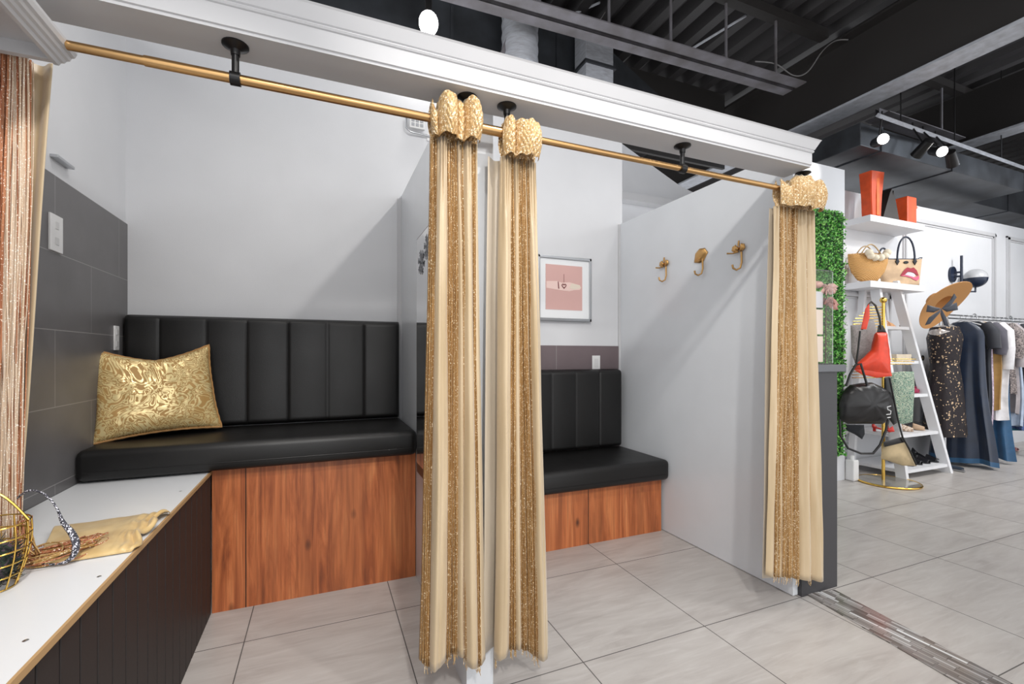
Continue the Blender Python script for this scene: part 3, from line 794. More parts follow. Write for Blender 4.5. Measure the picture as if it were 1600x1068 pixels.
def hook(y, z, kind, label):
    X = 2.165; r = thing('coat_hook', (X, y, z), label, 'coat hook', 'brass coat hooks on the right partition')
    if kind == 'fan':
        pts = [(X-.004, y+.055, z-.025), (X-.004, y+.045, z+.03), (X-.004, y+.01, z+.055), (X-.004, y-.03, z+.05), (X-.004, y-.055, z+.02), (X-.004, y-.02, z-.03), (X-.004, y+.01, z-.035)]
        b = MB(); b.puff(pts, (1, 0, 0), .014); b.build('back_plate', GOLDD, r, True)
        for k in range(4):
            a = -.9+k*.6; MB().tube([(X-.018, y, z-.02), (X-.012, y+.05*math.sin(a), z-.02+.06*math.cos(a))], .0018, 5).build('rib', GOLDD, r)
    else:
        b = MB()
        for sg in (1, -1):
            pts = [(X-.01, y, z), (X-.012, y+sg*.018, z+.032), (X-.012, y+sg*.040, z+.025), (X-.012, y+sg*.045, z+.002), (X-.012, y+sg*.026, z-.012), (X-.012, y+sg*.010, z-.012)]
            b.puff(pts, (1, 0, 0), .009)
        b.build('blossom', GOLDD, r, True)
        MB().sphere((X-.022, y, z+.006), .011, n=12).build('bud', GOLDD, r, True)
        MB().tube([(X-.012, y, z-.01), (X-.022, y+.03, z-.016), (X-.028, y+.062, z-.010)], [.005, .004, .005], 8).build('twig', GOLDD, r, True)
        MB().tube([(X-.012, y, z+.02), (X-.014, y-.005, z+.05)], [.006, .005], 8).build('tip', GOLDD, r, True)
    MB().tube([(X-.012, y-.02, z-.015), (X-.012, y-.022, z-.075), (X-.018, y-.018, z-.105), (X-.032, y-.005, z-.115), (X-.042, y+.008, z-.105), (X-.044, y+.012, z-.085)], [.0055, .005, .005, .005, .0055, .006], 8).build('hook', GOLDD, r, True)
hook(2.48, 1.815, 'flower', 'brass flower hook furthest back on the right partition')
hook(2.158, 1.805, 'fan', 'brass fan leaf hook, the middle one of three')
hook(1.877, 1.79, 'flower', 'brass flower hook nearest the far right curtain')

# ------------------------------------------------------------ pier, cap, hedge, display
r = thing('counter_pier', (2.34, 1.7, 0), 'charcoal half-height pier with grey cap beside the rightmost curtain', 'pier')
MB().box(2.202, 2.472, 1.545, 1.95, 0, 1.115).build('body', CHARC, r)
MB().box(2.19, 2.515, 1.525, 2.0, 1.115, 1.152, .003).build('cap', CHARC2, r)
hb = MB(); R3 = random.Random(2)
def hedge_in(x, z):
    x0, x1, z0, z1, rr = 4.1, 4.585, .25, 2.55, .1
    if not (x0 < x < x1 and z0 < z < z1): return False
    if x > x1-rr and z > z1-rr: return (x-(x1-rr))**2+(z-(z1-rr))**2 < rr*rr
    return True
cnt = 0
while cnt < 7000:
    x = R3.uniform(4.1, 4.62); z = R3.uniform(.25, 2.57)
    if not hedge_in(x, z): continue
    cnt += 1
    c = Vector((x, 2.82-R3.uniform(.0, .05), z)); d = Vector((R3.uniform(-1, 1), R3.uniform(-1, .1), R3.uniform(-.6, 1))).normalized(); e = d.cross(Vector((R3.uniform(-1, 1), 1, R3.uniform(-1, 1)))).normalized()
    L = R3.uniform(.010, .017)
    V = [hb.b.verts.new(c+q) for q in (-d*L, e*L*.6, d*L, -e*L*.6)]; hb.b.faces.new(V)
r = thing('artificial_hedge_panel', (4.35, 2.83, .25), 'green artificial boxwood panel on the white column', 'hedge panel')
MB().box(4.1, 4.59, 2.812, 2.838, .25, 2.55).build('backing', mat('dark_green_mesh', srgb(28, 60, 26), .8), r)
o = hb.build('foliage', LEAF, r, fix=False); o['kind'] = 'stuff'
# acrylic card stand on the cap
r = thing('acrylic_display', (2.41, 1.6, 1.153), 'clear acrylic card display standing on the pier cap', 'display stand')
MB().box(2.30, 2.306, 1.56, 1.68, 1.153, 1.64).box(2.458, 2.463, 1.56, 1.68, 1.153, 1.64).box(2.30, 2.463, 1.56, 1.68, 1.635, 1.64).box(2.30, 2.463, 1.56, 1.68, 1.1535, 1.158).build('case', CLEAR, r)
cd_ = mat('cream_cards', srgb(226, 210, 196), .6)
for k, (za, zb) in enumerate(((1.165, 1.30), (1.31, 1.44), (1.45, 1.535))): MB().box(2.306, 2.445, 1.60, 1.606, za, zb).build('card', cd_ if k < 2 else mat('lace_card', srgb(208, 206, 208), .6), r)
PINK = m_cloth('dusty_pink_petal', srgb(226, 184, 172)); PINKD = m_cloth('dark_pink_petal', srgb(182, 132, 122))
b = MB(); b.sphere((2.43, 1.62, 1.575), .035, (1, .7, .55)); single(b, 'rosette', PINK, (2.43, 1.62, 1.556), 'pale pink rosette inside the top of the acrylic display', 'ornament', smooth=True)
def petals(c, n, L, rnd):
    b = MB(); c = Vector(c)
    for k in range(n):
        a = rnd.uniform(0, 2*PI); el = rnd.uniform(-.5, .9); d = Vector((math.cos(a)*math.cos(el), math.sin(a)*math.cos(el)*.6, math.sin(el)))
        e = d.cross(Vector((0, 1, .2))).normalized(); l = L*rnd.uniform(.6, 1.1)
        def f(s, q, d=d, e=e, l=l): 
            w_ = .32*l*math.sin(min(1, q*.95+.05)*PI)**.7; return c+d*l*q+e*(s-.5)*2*w_+Vector((0, 0, -.25*l*q*q))+d.cross(e)*(.12*l*(1-(2*s-1)**2))
        b.grid(f, 4, 6)
    return b
r = thing('artificial_blossom', (2.50, 1.60, 1.45), 'dusty pink blossom spray beside the acrylic display', 'flower')
rn = random.Random(5)
petals((2.485, 1.60, 1.55), 16, .065, rn).build('bloom', PINK, r, True, fix=False); petals((2.485, 1.60, 1.485), 16, .06, rn).build('bloom', PINKD, r, True, fix=False)
MB().tube([(2.466, 1.60, 1.155), (2.469, 1.60, 1.35), (2.475, 1.60, 1.56)], .003, 6).build('stem', mat('brown_stem', srgb(92, 66, 54), .6), r)

# ------------------------------------------------------------ shelves with bags
for k, (zt, lab) in enumerate(((2.62, 'upper white floating shelf carrying the orange and black bags'), (1.955, 'lower white floating shelf carrying the straw basket and the tote'))):
    single(MB().box(5.11, 6.06, 2.87, 3.15, zt-.065, zt, .002), 'floating_shelf', SHELFW, (5.58, 3.0, zt-.065), lab, 'shelf', 'white floating shelves')
FW = Vector((SY, CY, 0)); RT = Vector((CY, -SY, 0))
def poly(pts, d): return [at(u_, v_, d) for u_, v_ in pts]
ORNG = m_cloth('orange_leather', srgb(226, 84, 34), .45, 0)
def prismbag(x0b, x1b, x0t, x1t, y0, y1, z0, z1):
    """bag body wider or narrower at the top, gusseted sides"""
    b = MB(); ym = (y0+y1)/2; q = .25
    A = [(x0b, y0, z0), (x1b, y0, z0), (x1b, y1, z0), (x0b, y1, z0)]
    m_ = .5; B = [((x0b+x0t)/2, y0, (z0+z1)/2), ((x1b+x1t)/2, y0, (z0+z1)/2), ((x1b+x1t)/2, y1, (z0+z1)/2), ((x0b+x0t)/2, y1, (z0+z1)/2)]
    T = [(x0t, y0-.01, z1), (x1t, y0-.01, z1+.012), (x1t, y1+.01, z1+.012), (x0t, y1+.01, z1)]
    R_ = [[b.b.verts.new(p) for p in L] for L in (A, B, T)]
    for L0, L1 in zip(R_, R_[1:]):
        for i in range(4): b.b.faces.new((L0[i], L0[(i+1) % 4], L1[(i+1) % 4], L1[i]))
    b.b.faces.new(R_[0][::-1])
    bmesh.ops.bevel(b.b, geom=[e for e in b.b.edges], offset=.006, segments=2, affect='EDGES')
    return b
DZ = .02
r = thing('tote_bag', (5.33, 3.0, 2.62), 'tall orange flared tote bag at the left end of the upper shelf', 'bag')
o = prismbag(5.19, 5.34, 5.16, 5.38, 2.90, 3.00, 2.625, 3.08).build('body', ORNG, r); md = o.modifiers.new('t', 'SOLIDIFY'); md.thickness = .004
MB().box(5.255, 5.30, 2.893, 2.899, 2.64, 3.05, .002).build('front_strap', m_cloth('light_orange', srgb(244, 116, 40), .45, 0), r)
r = thing('handbag', (5.62, 3.0, 2.6), 'black pointed bag standing between the two orange bags', 'bag')
MB().prism([(5.42, 2.622), (5.72, 2.622), (5.615, 2.95), (5.60, 2.90), (5.585, 2.97), (5.55, 2.92)], 'y', 2.93, 3.06).build('body', m_cloth('black_leather', srgb(42, 36, 34), .4, 0), r)
r = thing('handbag', (5.87, 3.0, 2.6), 'small orange box bag with a pink flower at the right of the upper shelf', 'bag')
MB().box(5.80, 5.97, 2.90, 3.06, 2.622, 2.91, .008).build('body', ORNG, r)
petals((5.99, 2.93, 2.82), 9, .05, rn).build('flower', m_cloth('coral_petal', srgb(222, 140, 120)), r, True, fix=False)
MB().tube([(5.975, 2.98, 2.65), (5.99, 2.98, 2.75), (5.98, 2.98, 2.87)], .006, 6).build('handle', ORNG, r)

STRAW = mat('woven_straw', srgb(212, 160, 94), .65); t = NT(STRAW); p = t.pos(); X, Y, Z = t.xyz(p)
wv = t.math('SINE', t.math('MULTIPLY', Z, 420)); wx = t.math('SINE', t.math('MULTIPLY', X, 260))
t.col(t.ramp(t.math('ADD', .5, t.math('MULTIPLY', t.math('MULTIPLY', wv, wx), .5)), [(0, srgb(176, 122, 62)), (1, srgb(228, 180, 112))])); t.bump(t.math('MULTIPLY', wv, wx), .5, .006)
SO = Vector((5.27, 2.985, 0))
def lp(O, a, b, z): return O+RT*a-FW*b+Vector((0, 0, z))       # local frame turned a little towards the room
r = thing('straw_bag', (5.27, 2.985, 1.956), 'round straw basket bag with cream pompoms on the lower shelf', 'bag')
bw = .208; top = 2.262
out = [(-bw, -.005), (-bw*.97, -.10), (-bw*.80, -.20), (-bw*.48, -.285), (0, -.305), (bw*.48, -.285), (bw*.80, -.20), (bw*.97, -.10), (bw, -.005), (0, .012)]
MB().puff([lp(SO, x, 0, top+z) for x, z in out], FW, .07).build('body', STRAW, r, True)
for db in (-.035, .04): MB().tube([lp(SO, -.10+.20*k/14, db, top-.01+.095*math.sin(k/14*PI)) for k in range(15)], .0065, 8).build('handle', m_cloth('pale_wicker', srgb(192, 164, 122)), r, True)
POM = m_cloth('cream_wool', srgb(240, 228, 204), .9)
for k in range(6):
    a = PI+PI*(k+.05)/5.1; b = MB(); b.sphere(lp(SO, .095*math.cos(a)+.045, .075, top-.005+.055*math.sin(a)), .036, n=14)
    for v in b.b.verts: v.co += v.normal*.006*noise.noise(v.co*90)
    b.build('pompom', POM, r, True)
TO = Vector((5.83, 2.995, 0))
r = thing('tote_bag', (5.83, 2.995, 1.956), 'beige canvas tote with navy handles and red lips on the lower shelf', 'bag')
BEIGE = m_cloth('beige_canvas', srgb(206, 176, 142), .8)
b = MB()
def tb(s, q):
    a = s*2*PI; w_ = .19+.045*q; dd = .06-.02*q
    return lp(TO, math.copysign(abs(math.cos(a))**.45, math.cos(a))*w_, math.copysign(abs(math.sin(a))**.45, math.sin(a))*dd, 1.958+.285*q+.02*abs(math.cos(a))**4*q)
b.grid(tb, 64, 12)
o = b.build('body', BEIGE, r, True, fix=False); md = o.modifiers.new('t', 'SOLIDIFY'); md.thickness = .004
MB().tube([tb(k/64, 1.0) for k in range(64)], .007, 6, closed=True).build('rim', NAVYM, r, True)
for bb, xa, xb_, hh in ((.050, -.06, .13, .27), (-.045, -.19, -.08, .17)):
    pts = [lp(TO, xa+(xb_-xa)*(.5-.5*math.cos(k/18*PI)), bb, 2.21+hh*math.sin(k/18*PI)**.8) for k in range(19)]
    h = MB().tube(pts, .0095, 8).build('handle', NAVYM, r, True)
    if bb > 0:
        for xx in (xa, xb_): sub(MB().slab([lp(TO, xx+c_, .047, z) for c_, z in ((-.022, 2.215), (0, 2.175), (.022, 2.215), (0, 2.25))], -FW, .009), 'tab', BLKM, h, r)
b = MB(); b.slab([lp(TO, .035+.026*math.cos(k*PI/10), .048, 2.205+.015*math.sin(k*PI/10)) for k in range(20)], -FW, .006); b.build('badge', BLKM, r, True)
def emb(pts, bb, nm, mm): MB().slab([lp(TO, -.035+(u_-1404)/36*.20, bb, 2.155-(v_-400)/28*.15) for u_, v_ in pts], -FW, .003).build(nm, mm, r)
emb(((1404, 418), (1412, 406), (1418, 401), (1424, 403), (1430, 401), (1436, 407), (1440, 418), (1436, 417), (1430, 412), (1424, 410), (1418, 410), (1413, 415), (1408, 419)), .0585, 'upper_lip', mat('crimson_sequins', srgb(150, 14, 44), .4))
emb(((1413, 416), (1418, 411), (1424, 411), (1430, 413), (1434, 417), (1430, 421), (1424, 419), (1418, 417)), .0585, 'teeth', mat('silver_white_sequins', srgb(206, 200, 212), .4))
emb(((1404, 418), (1413, 416.5), (1419, 418), (1425, 420), (1431, 421.5), (1440, 418), (1440, 424), (1436, 428), (1430, 426), (1424, 422), (1416, 419.5)), .0615, 'lower_lip', mat('pink_sequins', srgb(214, 92, 126), .4))

# ------------------------------------------------------------ wall sconce
r = thing('wall_sconce', (7.25, 3.15, 2.2), 'navy bar wall light with a half white globe beside the straw hat', 'wall light')
MB().lathe([(0, 0), (.075, 0), (.075, .025), (0, .03)], (7.22, 3.15, 2.2), 24, Matrix.Rotation(PI/2, 4, 'X') @ Matrix.Diagonal((1, 1.3, 1, 1))).build('back_plate', NAVYM, r, True)
MB().tube([(7.24, 3.06, 1.99), (7.24, 3.06, 2.42)], .014, 10).build('bar', NAVYM, r, True)
MB().tube([(7.22, 3.15, 2.22), (7.24, 3.06, 2.22)], .012, 8).tube([(7.22, 3.15, 2.17), (7.24, 3.06, 2.17)], .012, 8).build('arm', NAVYM, r, True)
MB().tube([(7.24, 3.06, 2.01), (7.33, 3.03, 1.98), (7.46, 3.02, 1.985), (7.46, 3.02, 2.05)], .010, 8).build('lower_arm', NAVYM, r, True)
Mg = Matrix.Identity(4)
b = MB(); b.lathe([(.115*math.sin(a*PI/24), .115*-math.cos(a*PI/24)) for a in range(0, 13)], (7.46, 3.02, 2.15), 24); b.build('cup', NAVYM, r, True)
b = MB(); b.lathe([(.115*math.sin(a*PI/24), .115*-math.cos(a*PI/24)) for a in range(12, 25)], (7.46, 3.02, 2.15), 24); b.build('globe', mat('opal_glass', srgb(186, 187, 190), .3), r, True)

# ------------------------------------------------------------ ladder shelf
r = thing('ladder_shelf', (5.55, 2.85, 0), 'white leaning ladder shelf with shoes and accessories against the shop wall', 'shelf')
def lx(z, side):                                   # rails lean inwards and backwards
    f_ = z/2.0; return (5.93-.21*f_ if side > 0 else 5.17+.21*f_), 2.58+.36*f_
for sd in (-1, 1):
    b = MB(); (xa, ya), (xb_, yb) = lx(0, sd), lx(2.0, sd)
    b.slab([(xa-.02, ya, 0), (xa+.02, ya, 0), (xb_+.02, yb, 2.0), (xb_-.02, yb, 2.0)], (0, 1, 0), .09); b.build('front_rail', SHELFW, r)
    b = MB(); b.slab([(xa-.02, 3.06, 0), (xa+.02, 3.06, 0), (xb_+.02, 3.06, 2.0), (xb_-.02, 3.06, 2.0)], (0, 1, 0), .06); b.build('rear_rail', SHELFW, r)
LS = [.09, .42, .80, 1.14, 1.50]
for k, z in enumerate(LS):
    (xa, ya), (xb_, yb) = lx(z, -1), lx(z, 1)
    MB().box(xa-.01, xb_+.01, ya+.01, 3.10, z-.03, z, .001).build('shelf_board', SHELFW, r)
def onshelf(k, u_):
    """point on the front strip of shelf k under image column u"""
    y = lx(LS[k], 1)[1]+.07
    t_ = (u_-800)/FPX; x = y*(t_*CY+SY)/(CY-t_*SY); return x, y, LS[k]
SH = [0]
def shoe(p, ang, col, label, L=.22, heel=.05, nm='shoe'):
    r = thing(nm, p, label, 'shoe', 'shoes on display'); M = Matrix.Translation(p) @ Matrix.Rotation(ang, 4, 'Z')
    b = MB()
    out_ = [(-.5, .0), (-.48, .10), (-.3, .12), (-.05, .10), (.2, .16), (.4, .13), (.5, .0), (.4, -.13), (.2, -.15), (-.05, -.09), (-.3, -.12), (-.48, -.10)]
    V0 = [b.b.verts.new(M @ Vector((x*L, y*L, .004+heel*max(0, min(1, (.15-x)/.5))))) for x, y in out_]
    V1 = [b.b.verts.new(M @ Vector((x*L, y*L, .012+heel*max(0, min(1, (.15-x)/.5))))) for x, y in out_]
    n = len(out_)
    for i in range(n): b.b.faces.new((V0[i], V0[(i+1) % n], V1[(i+1) % n], V1[i]))
    b.b.faces.new(V0[::-1]); b.b.faces.new(V1)
    sl = b.build('sole', col, r)
    b = MB(); b.grid(lambda s, q: M @ Vector(((.05+.42*q)*L, (s-.5)*2*(.15-.05*q*q)*L, .012+.055*math.sin(s*PI)*(1-.55*q))), 12, 8); o = b.build('upper', col, r, True, fix=False); md = o.modifiers.new('t', 'SOLIDIFY'); md.thickness = .003
    b = MB(); b.grid(lambda s, q: M @ Vector(((-.5+.16*q)*L, (s-.5)*2*.11*L, .012+heel+.05*math.sin(s*PI)*(1-q))), 10, 3); o = b.build('heel_counter', col, r, True, fix=False); md = o.modifiers.new('t', 'SOLIDIFY'); md.thickness = .003
    MB().box(-.47*L, -.36*L, -.05*L, .05*L, 0, heel+.006, 0, M).build('heel', col, r)
SHB = m_cloth('black_patent', srgb(22, 22, 28), .25, 0); SHN = m_cloth('navy_suede', srgb(34, 52, 100), .6); SHF = m_cloth('fuchsia_suede', srgb(170, 30, 80), .5); SHR = m_cloth('red_leather', srgb(214, 54, 44), .4, 0); SHT = m_cloth('leopard_tan', srgb(190, 160, 130), .6); SHT2 = m_print('snake_print', [srgb(222, 206, 188), srgb(150, 118, 92), srgb(232, 222, 210)], 60)
for (u_, c_, lb) in ((1430, SHN, 'navy flat shoe leftmost of the shoes on the lowest ladder shelf'), (1443, SHB, 'black pump next to the navy shoe on the lowest ladder shelf'), (1455, SHB, 'black pump in the middle of the lowest ladder shelf'), (1468, SHB, 'black pump nearest the right rail on the lowest ladder shelf')):
    x, y, z = onshelf(0, u_); shoe((x, y+.12, z+.001), math.radians(-95), c_, lb, .24)
for (k, u_, c_, lb) in ((1, 1402, SHR, 'red shoe at the left on the second ladder shelf'), (1, 1424, SHT2, 'snake print shoe in the middle of the second ladder shelf'), (1, 1442, SHT, 'tan bow shoe at the right on the second ladder shelf'), (2, 1434, SHF, 'fuchsia shoe left of its mate on the third ladder shelf'), (2, 1444, SHF, 'fuchsia shoe nearest the right rail on the third ladder shelf')):
    x, y, z = onshelf(k, u_); shoe((x, y+.10, z+.001), math.radians(-70), c_, lb, .22, .03)
# box, sunglasses and scarf
x, y, z = onshelf(3, 1405); single(MB().box(x-.12, x+.14, y-.04, y+.16, z+.001, z+.07, .004), 'gift_box', m_cloth('cream_card', srgb(230, 214, 188)), (x, y, z), 'cream box on the ladder shelf behind the green garment', 'box')
def glasses(x, y, z, lb):
    r = thing('sunglasses', (x, y, z), lb, 'sunglasses', 'sunglasses on the ladder shelf')
    for sx in (-.033, .033): MB().lathe([(.022, -.002), (.030, -.002), (.030, .002), (.022, .002), (.022, -.002)], (x+sx, y, z+.031), 18, Matrix.Rotation(PI/2, 4, 'X')).build('rim', BLKM, r)
    for sx in (-.033, .033): MB().lathe([(0, 0), (.024, .0005)], (x+sx, y, z+.031), 18, Matrix.Rotation(PI/2, 4, 'X')).build('lens', mat('dark_lens', g(.01), .1), r)
    for sx in (-.062, .062): MB().tube([(x+sx, y, z+.035), (x+sx, y+.10, z+.032), (x+sx, y+.13, z+.006)], .003, 6).build('temple', BLKM, r)
x, y, z = onshelf(3, 1424); glasses(x, y, z, 'black sunglasses next to the cream box on the ladder shelf')
x, y, z = onshelf(3, 1439); glasses(x, y, z, 'black sunglasses nearest the right rail on the ladder shelf')
x, y, z = onshelf(4, 1392)
b = MB(); b.grid(lambda s, q: (x-.10+.22*s, y+.0+.16*q, z+.003+(.085*math.sin(q*PI)*math.sin(s*PI)**.5)*(1+.35*noise.noise(Vector((s*5, q*5, 2))))), 26, 18)
single(b, 'scarf', m_print('tan_silk', [srgb(206, 158, 110), srgb(150, 96, 56), srgb(232, 206, 170)], 20), (x, y, z), 'crumpled tan patterned scarf on the top ladder shelf', 'scarf', smooth=True)
x, y, z = onshelf(4, 1420)
b = MB(); b.sphere((x, y+.05, z+.022), .02, (2.2, 1.6, 1)); b.sphere((x+.09, y+.05, z+.016), .015, (2, 1.6, 1)); single(b, 'hair_accessory', m_print('tortoise', [srgb(92, 60, 44), srgb(180, 150, 120)], 30), (x, y, z), 'small brown accessory on the top ladder shelf near the hat', 'accessory', smooth=True)

# ------------------------------------------------------------ gold spiral stand with bags
dc = Vector((4.93, 2.62, 0)); pc = Vector((4.95, 2.67, 0))
r = thing('display_stand', (4.93, 2.62, 0), 'gold display stand with peg arms on a round glass base', 'display stand')
MB().lathe([(0, .004), (.235, .004), (.235, .016), (0, .016)], dc, 48).build('base_disc', GLASS, r, True)
MB().tube([dc+Vector((.24*math.cos(k*2*PI/48), .24*math.sin(k*2*PI/48), .010)) for k in range(48)], .010, 8, closed=True).build('base_ring', YGOLD, r, True)
MB().tube([pc+Vector((0, 0, .016)), pc+Vector((0, 0, 1.70))], .014, 12).build('pole', YGOLD, r, True)
MB().sphere(pc+Vector((0, 0, 1.725)), .03, n=16).build('finial', YGOLD, r, True)
for k in range(10):
    z = 1.66-.027*k; L = .13+.035*k if k < 5 else .29; L = min(L, .31); pa = MB()
    pa.tube([pc+Vector((0, 0, z)), pc-RT*L+Vector((0, 0, z-.003))], .0045, 6); pa.build('peg_arm', YGOLD, r)
for k in range(5):
    z = 1.10-.028*k; MB().tube([pc+Vector((0, 0, z)), pc-RT*(.30)+Vector((0, 0, z-.003))], .0045, 6).build('peg_arm', YGOLD, r)
for k in range(3):
    z = 1.165-.024*k; MB().tube([pc+RT*.0+Vector((0, 0, z)), pc+RT*(.33-.02*k)+FW*.02+Vector((0, 0, z-.003))], .0045, 6).build('peg_arm', YGOLD, r)
D0 = (pc.x*SY+pc.y*CY)                                # distance of the pole
def hang(name, pts, d, t_, m_, label, cat, straps=(), wr=.006, extra=()):
    c = at(sum(p[0] for p in pts)/len(pts), max(p[1] for p in pts), d); r = thing(name, c, label, cat)
    MB().puff(poly(pts, d), FW, t_, wr).build('body', m_, r, True)
    for s_ in straps:
        pp = poly(s_[0], d-s_[2]); MB().tube(pp, s_[1], 8).build('strap', s_[3], r, True)
    for e_ in extra: MB().puff(poly(e_[0], d-e_[1]), FW, .008).build(e_[2], e_[3], r, True)
    return r
TWEED = m_print('grey_tweed', [srgb(120, 112, 112), srgb(176, 168, 164), srgb(90, 84, 84), srgb(196, 190, 186)], 160)
hang('fringed_scarf', [(1329, 508), (1345, 506), (1365, 498), (1370, 515), (1366, 545), (1352, 575), (1338, 572), (1330, 550)], D0-.03, .03, TWEED, 'grey tweed garment hanging behind the red orange bag', 'scarf')
REDB = m_cloth('red_orange_nylon', srgb(236, 66, 30), .4, .1); BLKB = m_cloth('black_quilted_nylon', srgb(26, 24, 25), .35, 0)
hang('hobo_bag', [(1369, 519), (1385, 519), (1389, 545), (1391, 578), (1390, 586), (1370, 586), (1350, 581), (1334, 577), (1338, 568), (1350, 558), (1363, 545)], D0-.14, .05, REDB, 'red orange slouchy bag hanging on the gold stand', 'bag',
     straps=[([(1347, 515), (1352, 492), (1357, 476), (1361, 471), (1368, 477), (1374, 495), (1377, 515)], .009, .01, m_cloth('dark_olive_strap', srgb(52, 44, 36), .5)),
             ([(1344, 517), (1341, 545), (1338, 570)], .008, .0, BLKB)],
     extra=[([(1352, 482), (1358, 474), (1359, 495), (1354, 514), (1345, 514)], .03, 'red_strap_end', REDB), ([(1372, 508), (1380, 508), (1385, 519), (1370, 519)], .0, 'strap_loop', BLKB),
            ([(1334, 577), (1360, 576), (1392, 580), (1394, 587), (1370, 590), (1345, 584)], .02, 'hem_roll', REDB)])
hang('duffel_bag', [(1318, 612), (1328, 601), (1345, 598), (1362, 597), (1378, 604), (1390, 612), (1394, 630), (1392, 650), (1380, 662), (1350, 662), (1325, 662), (1312, 656), (1311, 630)], D0-.16, .09, BLKB, 'black quilted duffel bag with looped strap on the gold stand', 'bag',
     straps=[([(1322, 603), (1328, 585), (1337, 570), (1345, 568), (1350, 585), (1355, 602)], .010, .05, BLKB), ([(1312, 655), (1313, 680), (1325, 700), (1345, 708), (1364, 708), (1375, 695), (1384, 672), (1388, 655)], .010, .08, BLKB)],
     wr=.02)
def small(pts, d, nm, mm, label, cat): return single(MB().slab(poly(pts, d), FW, .02), nm, mm, at(pts[0][0], pts[0][1], d), label, cat)
def letters(chars, pu, pv, d, size, mm, parent):
    """short pixel-free glyph strokes on a bag"""
    for (pts) in chars: MB().tube(poly([(pu+a*size, pv+b*size) for a, b in pts], d), .004, 6).build('white_lettering', mm, parent, True)
WHT = mat('white_print', srgb(232, 232, 232), .5)
rr_ = [o for o in ROOTS if o.name.startswith('duffel_bag')][0]
letters([[(1, 0), (.2, .2), (.3, .8), (1, 1.1), (.9, 1.8), (0, 1.9)], [(.2, 2.6), (.9, 2.5)]], 1385, 634, D0-.262, 7, WHT, rr_)
hang('lace_top', [(1320, 663), (1350, 663), (1351, 678), (1347, 686), (1335, 678), (1322, 672)], D0-.02, .02, m_cloth('black_lace', srgb(22, 26, 34), .8), 'ragged black lace hanging below the duffel bag', 'garment', wr=.01)
GREENP = m_print('green_white_print', [srgb(70, 120, 104), srgb(196, 204, 180), srgb(48, 84, 78), srgb(150, 184, 160), srgb(206, 190, 130)], 42, 2)
hang('printed_skirt', [(1392, 582), (1410, 580), (1428, 580), (1429, 610), (1427, 640), (1426, 659), (1410, 662), (1397, 660), (1392, 630)], D0+.02, .02, GREENP, 'green and cream patterned garment on the right arms of the gold stand', 'garment')
hang('long_vest', [(1382, 590), (1390, 588), (1396, 620), (1402, 660), (1396, 664), (1386, 650), (1382, 620)], D0-.02, .02, m_cloth('black_shiny_fabric', srgb(24, 26, 26), .4), 'narrow black garment left of the green patterned one', 'garment')
hang('crossbody_bag', [(1380, 692), (1410, 682), (1416, 690), (1430, 725), (1432, 728), (1410, 727), (1385, 719), (1376, 716)], D0-.08, .04, m_cloth('tan_canvas', srgb(202, 180, 140), .7), 'tan bag with black rim and straps low on the gold stand', 'bag',
     straps=[([(1390, 590), (1396, 620), (1403, 655), (1410, 682), (1420, 700), (1432, 726)], .008, .045, BLKB)], extra=[([(1380, 690), (1410, 682), (1416, 690), (1382, 698)], .025, 'black_rim', BLKB)])
hang('ribbon', [(1386, 671), (1395, 665), (1398, 674), (1390, 675)], D0+.02, .01, SHR, 'small red ribbon hanging under the narrow black garment', 'ribbon')

# ------------------------------------------------------------ hat, mannequin, rail of clothes
r = thing('sun_hat', (5.62, 2.45, 1.6), 'wide brimmed straw hat with a navy bow tilted above the clothes rail', 'hat')
hc = at(1473, 475, 4.55); HM = Matrix.Translation(hc) @ Matrix((Vector(RT*.93+Vector((0, 0, .36))).normalized().to_4d(), (0, 0, 0, 0), (0, 0, 0, 0), (0, 0, 0, 1))).transposed()
ax = (RT*.9+Vector((0, 0, .42))).normalized(); az = (-FW*.74+(RT*.42+Vector((0, 0, -.9)))*.67); az = (az-ax*az.dot(ax)).normalized(); ay = az.cross(ax)
HM = Matrix((( ax.x, ay.x, az.x, hc.x), (ax.y, ay.y, az.y, hc.y), (ax.z, ay.z, az.z, hc.z), (0, 0, 0, 1)))
def hatp(prof): 
    b = MB(); b.lathe([(rr, zz) for rr, zz in prof], (0, 0, 0), 48); 
    for v in b.b.verts: 
        rr = math.hypot(v.co.x, v.co.y); v.co.z += .018*math.sin(2*math.atan2(v.co.y, v.co.x))*(rr/.27)**2
        v.co.y *= 1.0; v.co = HM @ v.co
    return b
o = hatp([(.0, -.12), (.06, -.118), (.085, -.09), (.095, 0), (.15, .01), (.27, .02), (.272, .016), (.15, .005), (.10, -.004)]).build('brim', mat('tan_straw', srgb(196, 142, 84), .6), r, True)
b = MB()
NAVF = m_cloth('navy_ribbon', srgb(26, 32, 48), .5)
for pts in ([(0, 0), (-22, -6), (-24, 5), (-12, 6)], [(0, 0), (24, -10), (26, 2), (8, 5)], [(0, 0), (14, -14), (20, -24), (24, -18), (12, 0)], [(0, 0), (-20, 14), (-26, 26), (-18, 24), (-2, 6)], [(0, 0), (8, 14), (12, 28), (4, 26), (-2, 8)]):
    b.puff(poly([(1471+x, 482+y) for x, y in pts], 4.30), FW, .008, rings=(1, .8, .5, .2))
b.build('bow', NAVF, r, True)
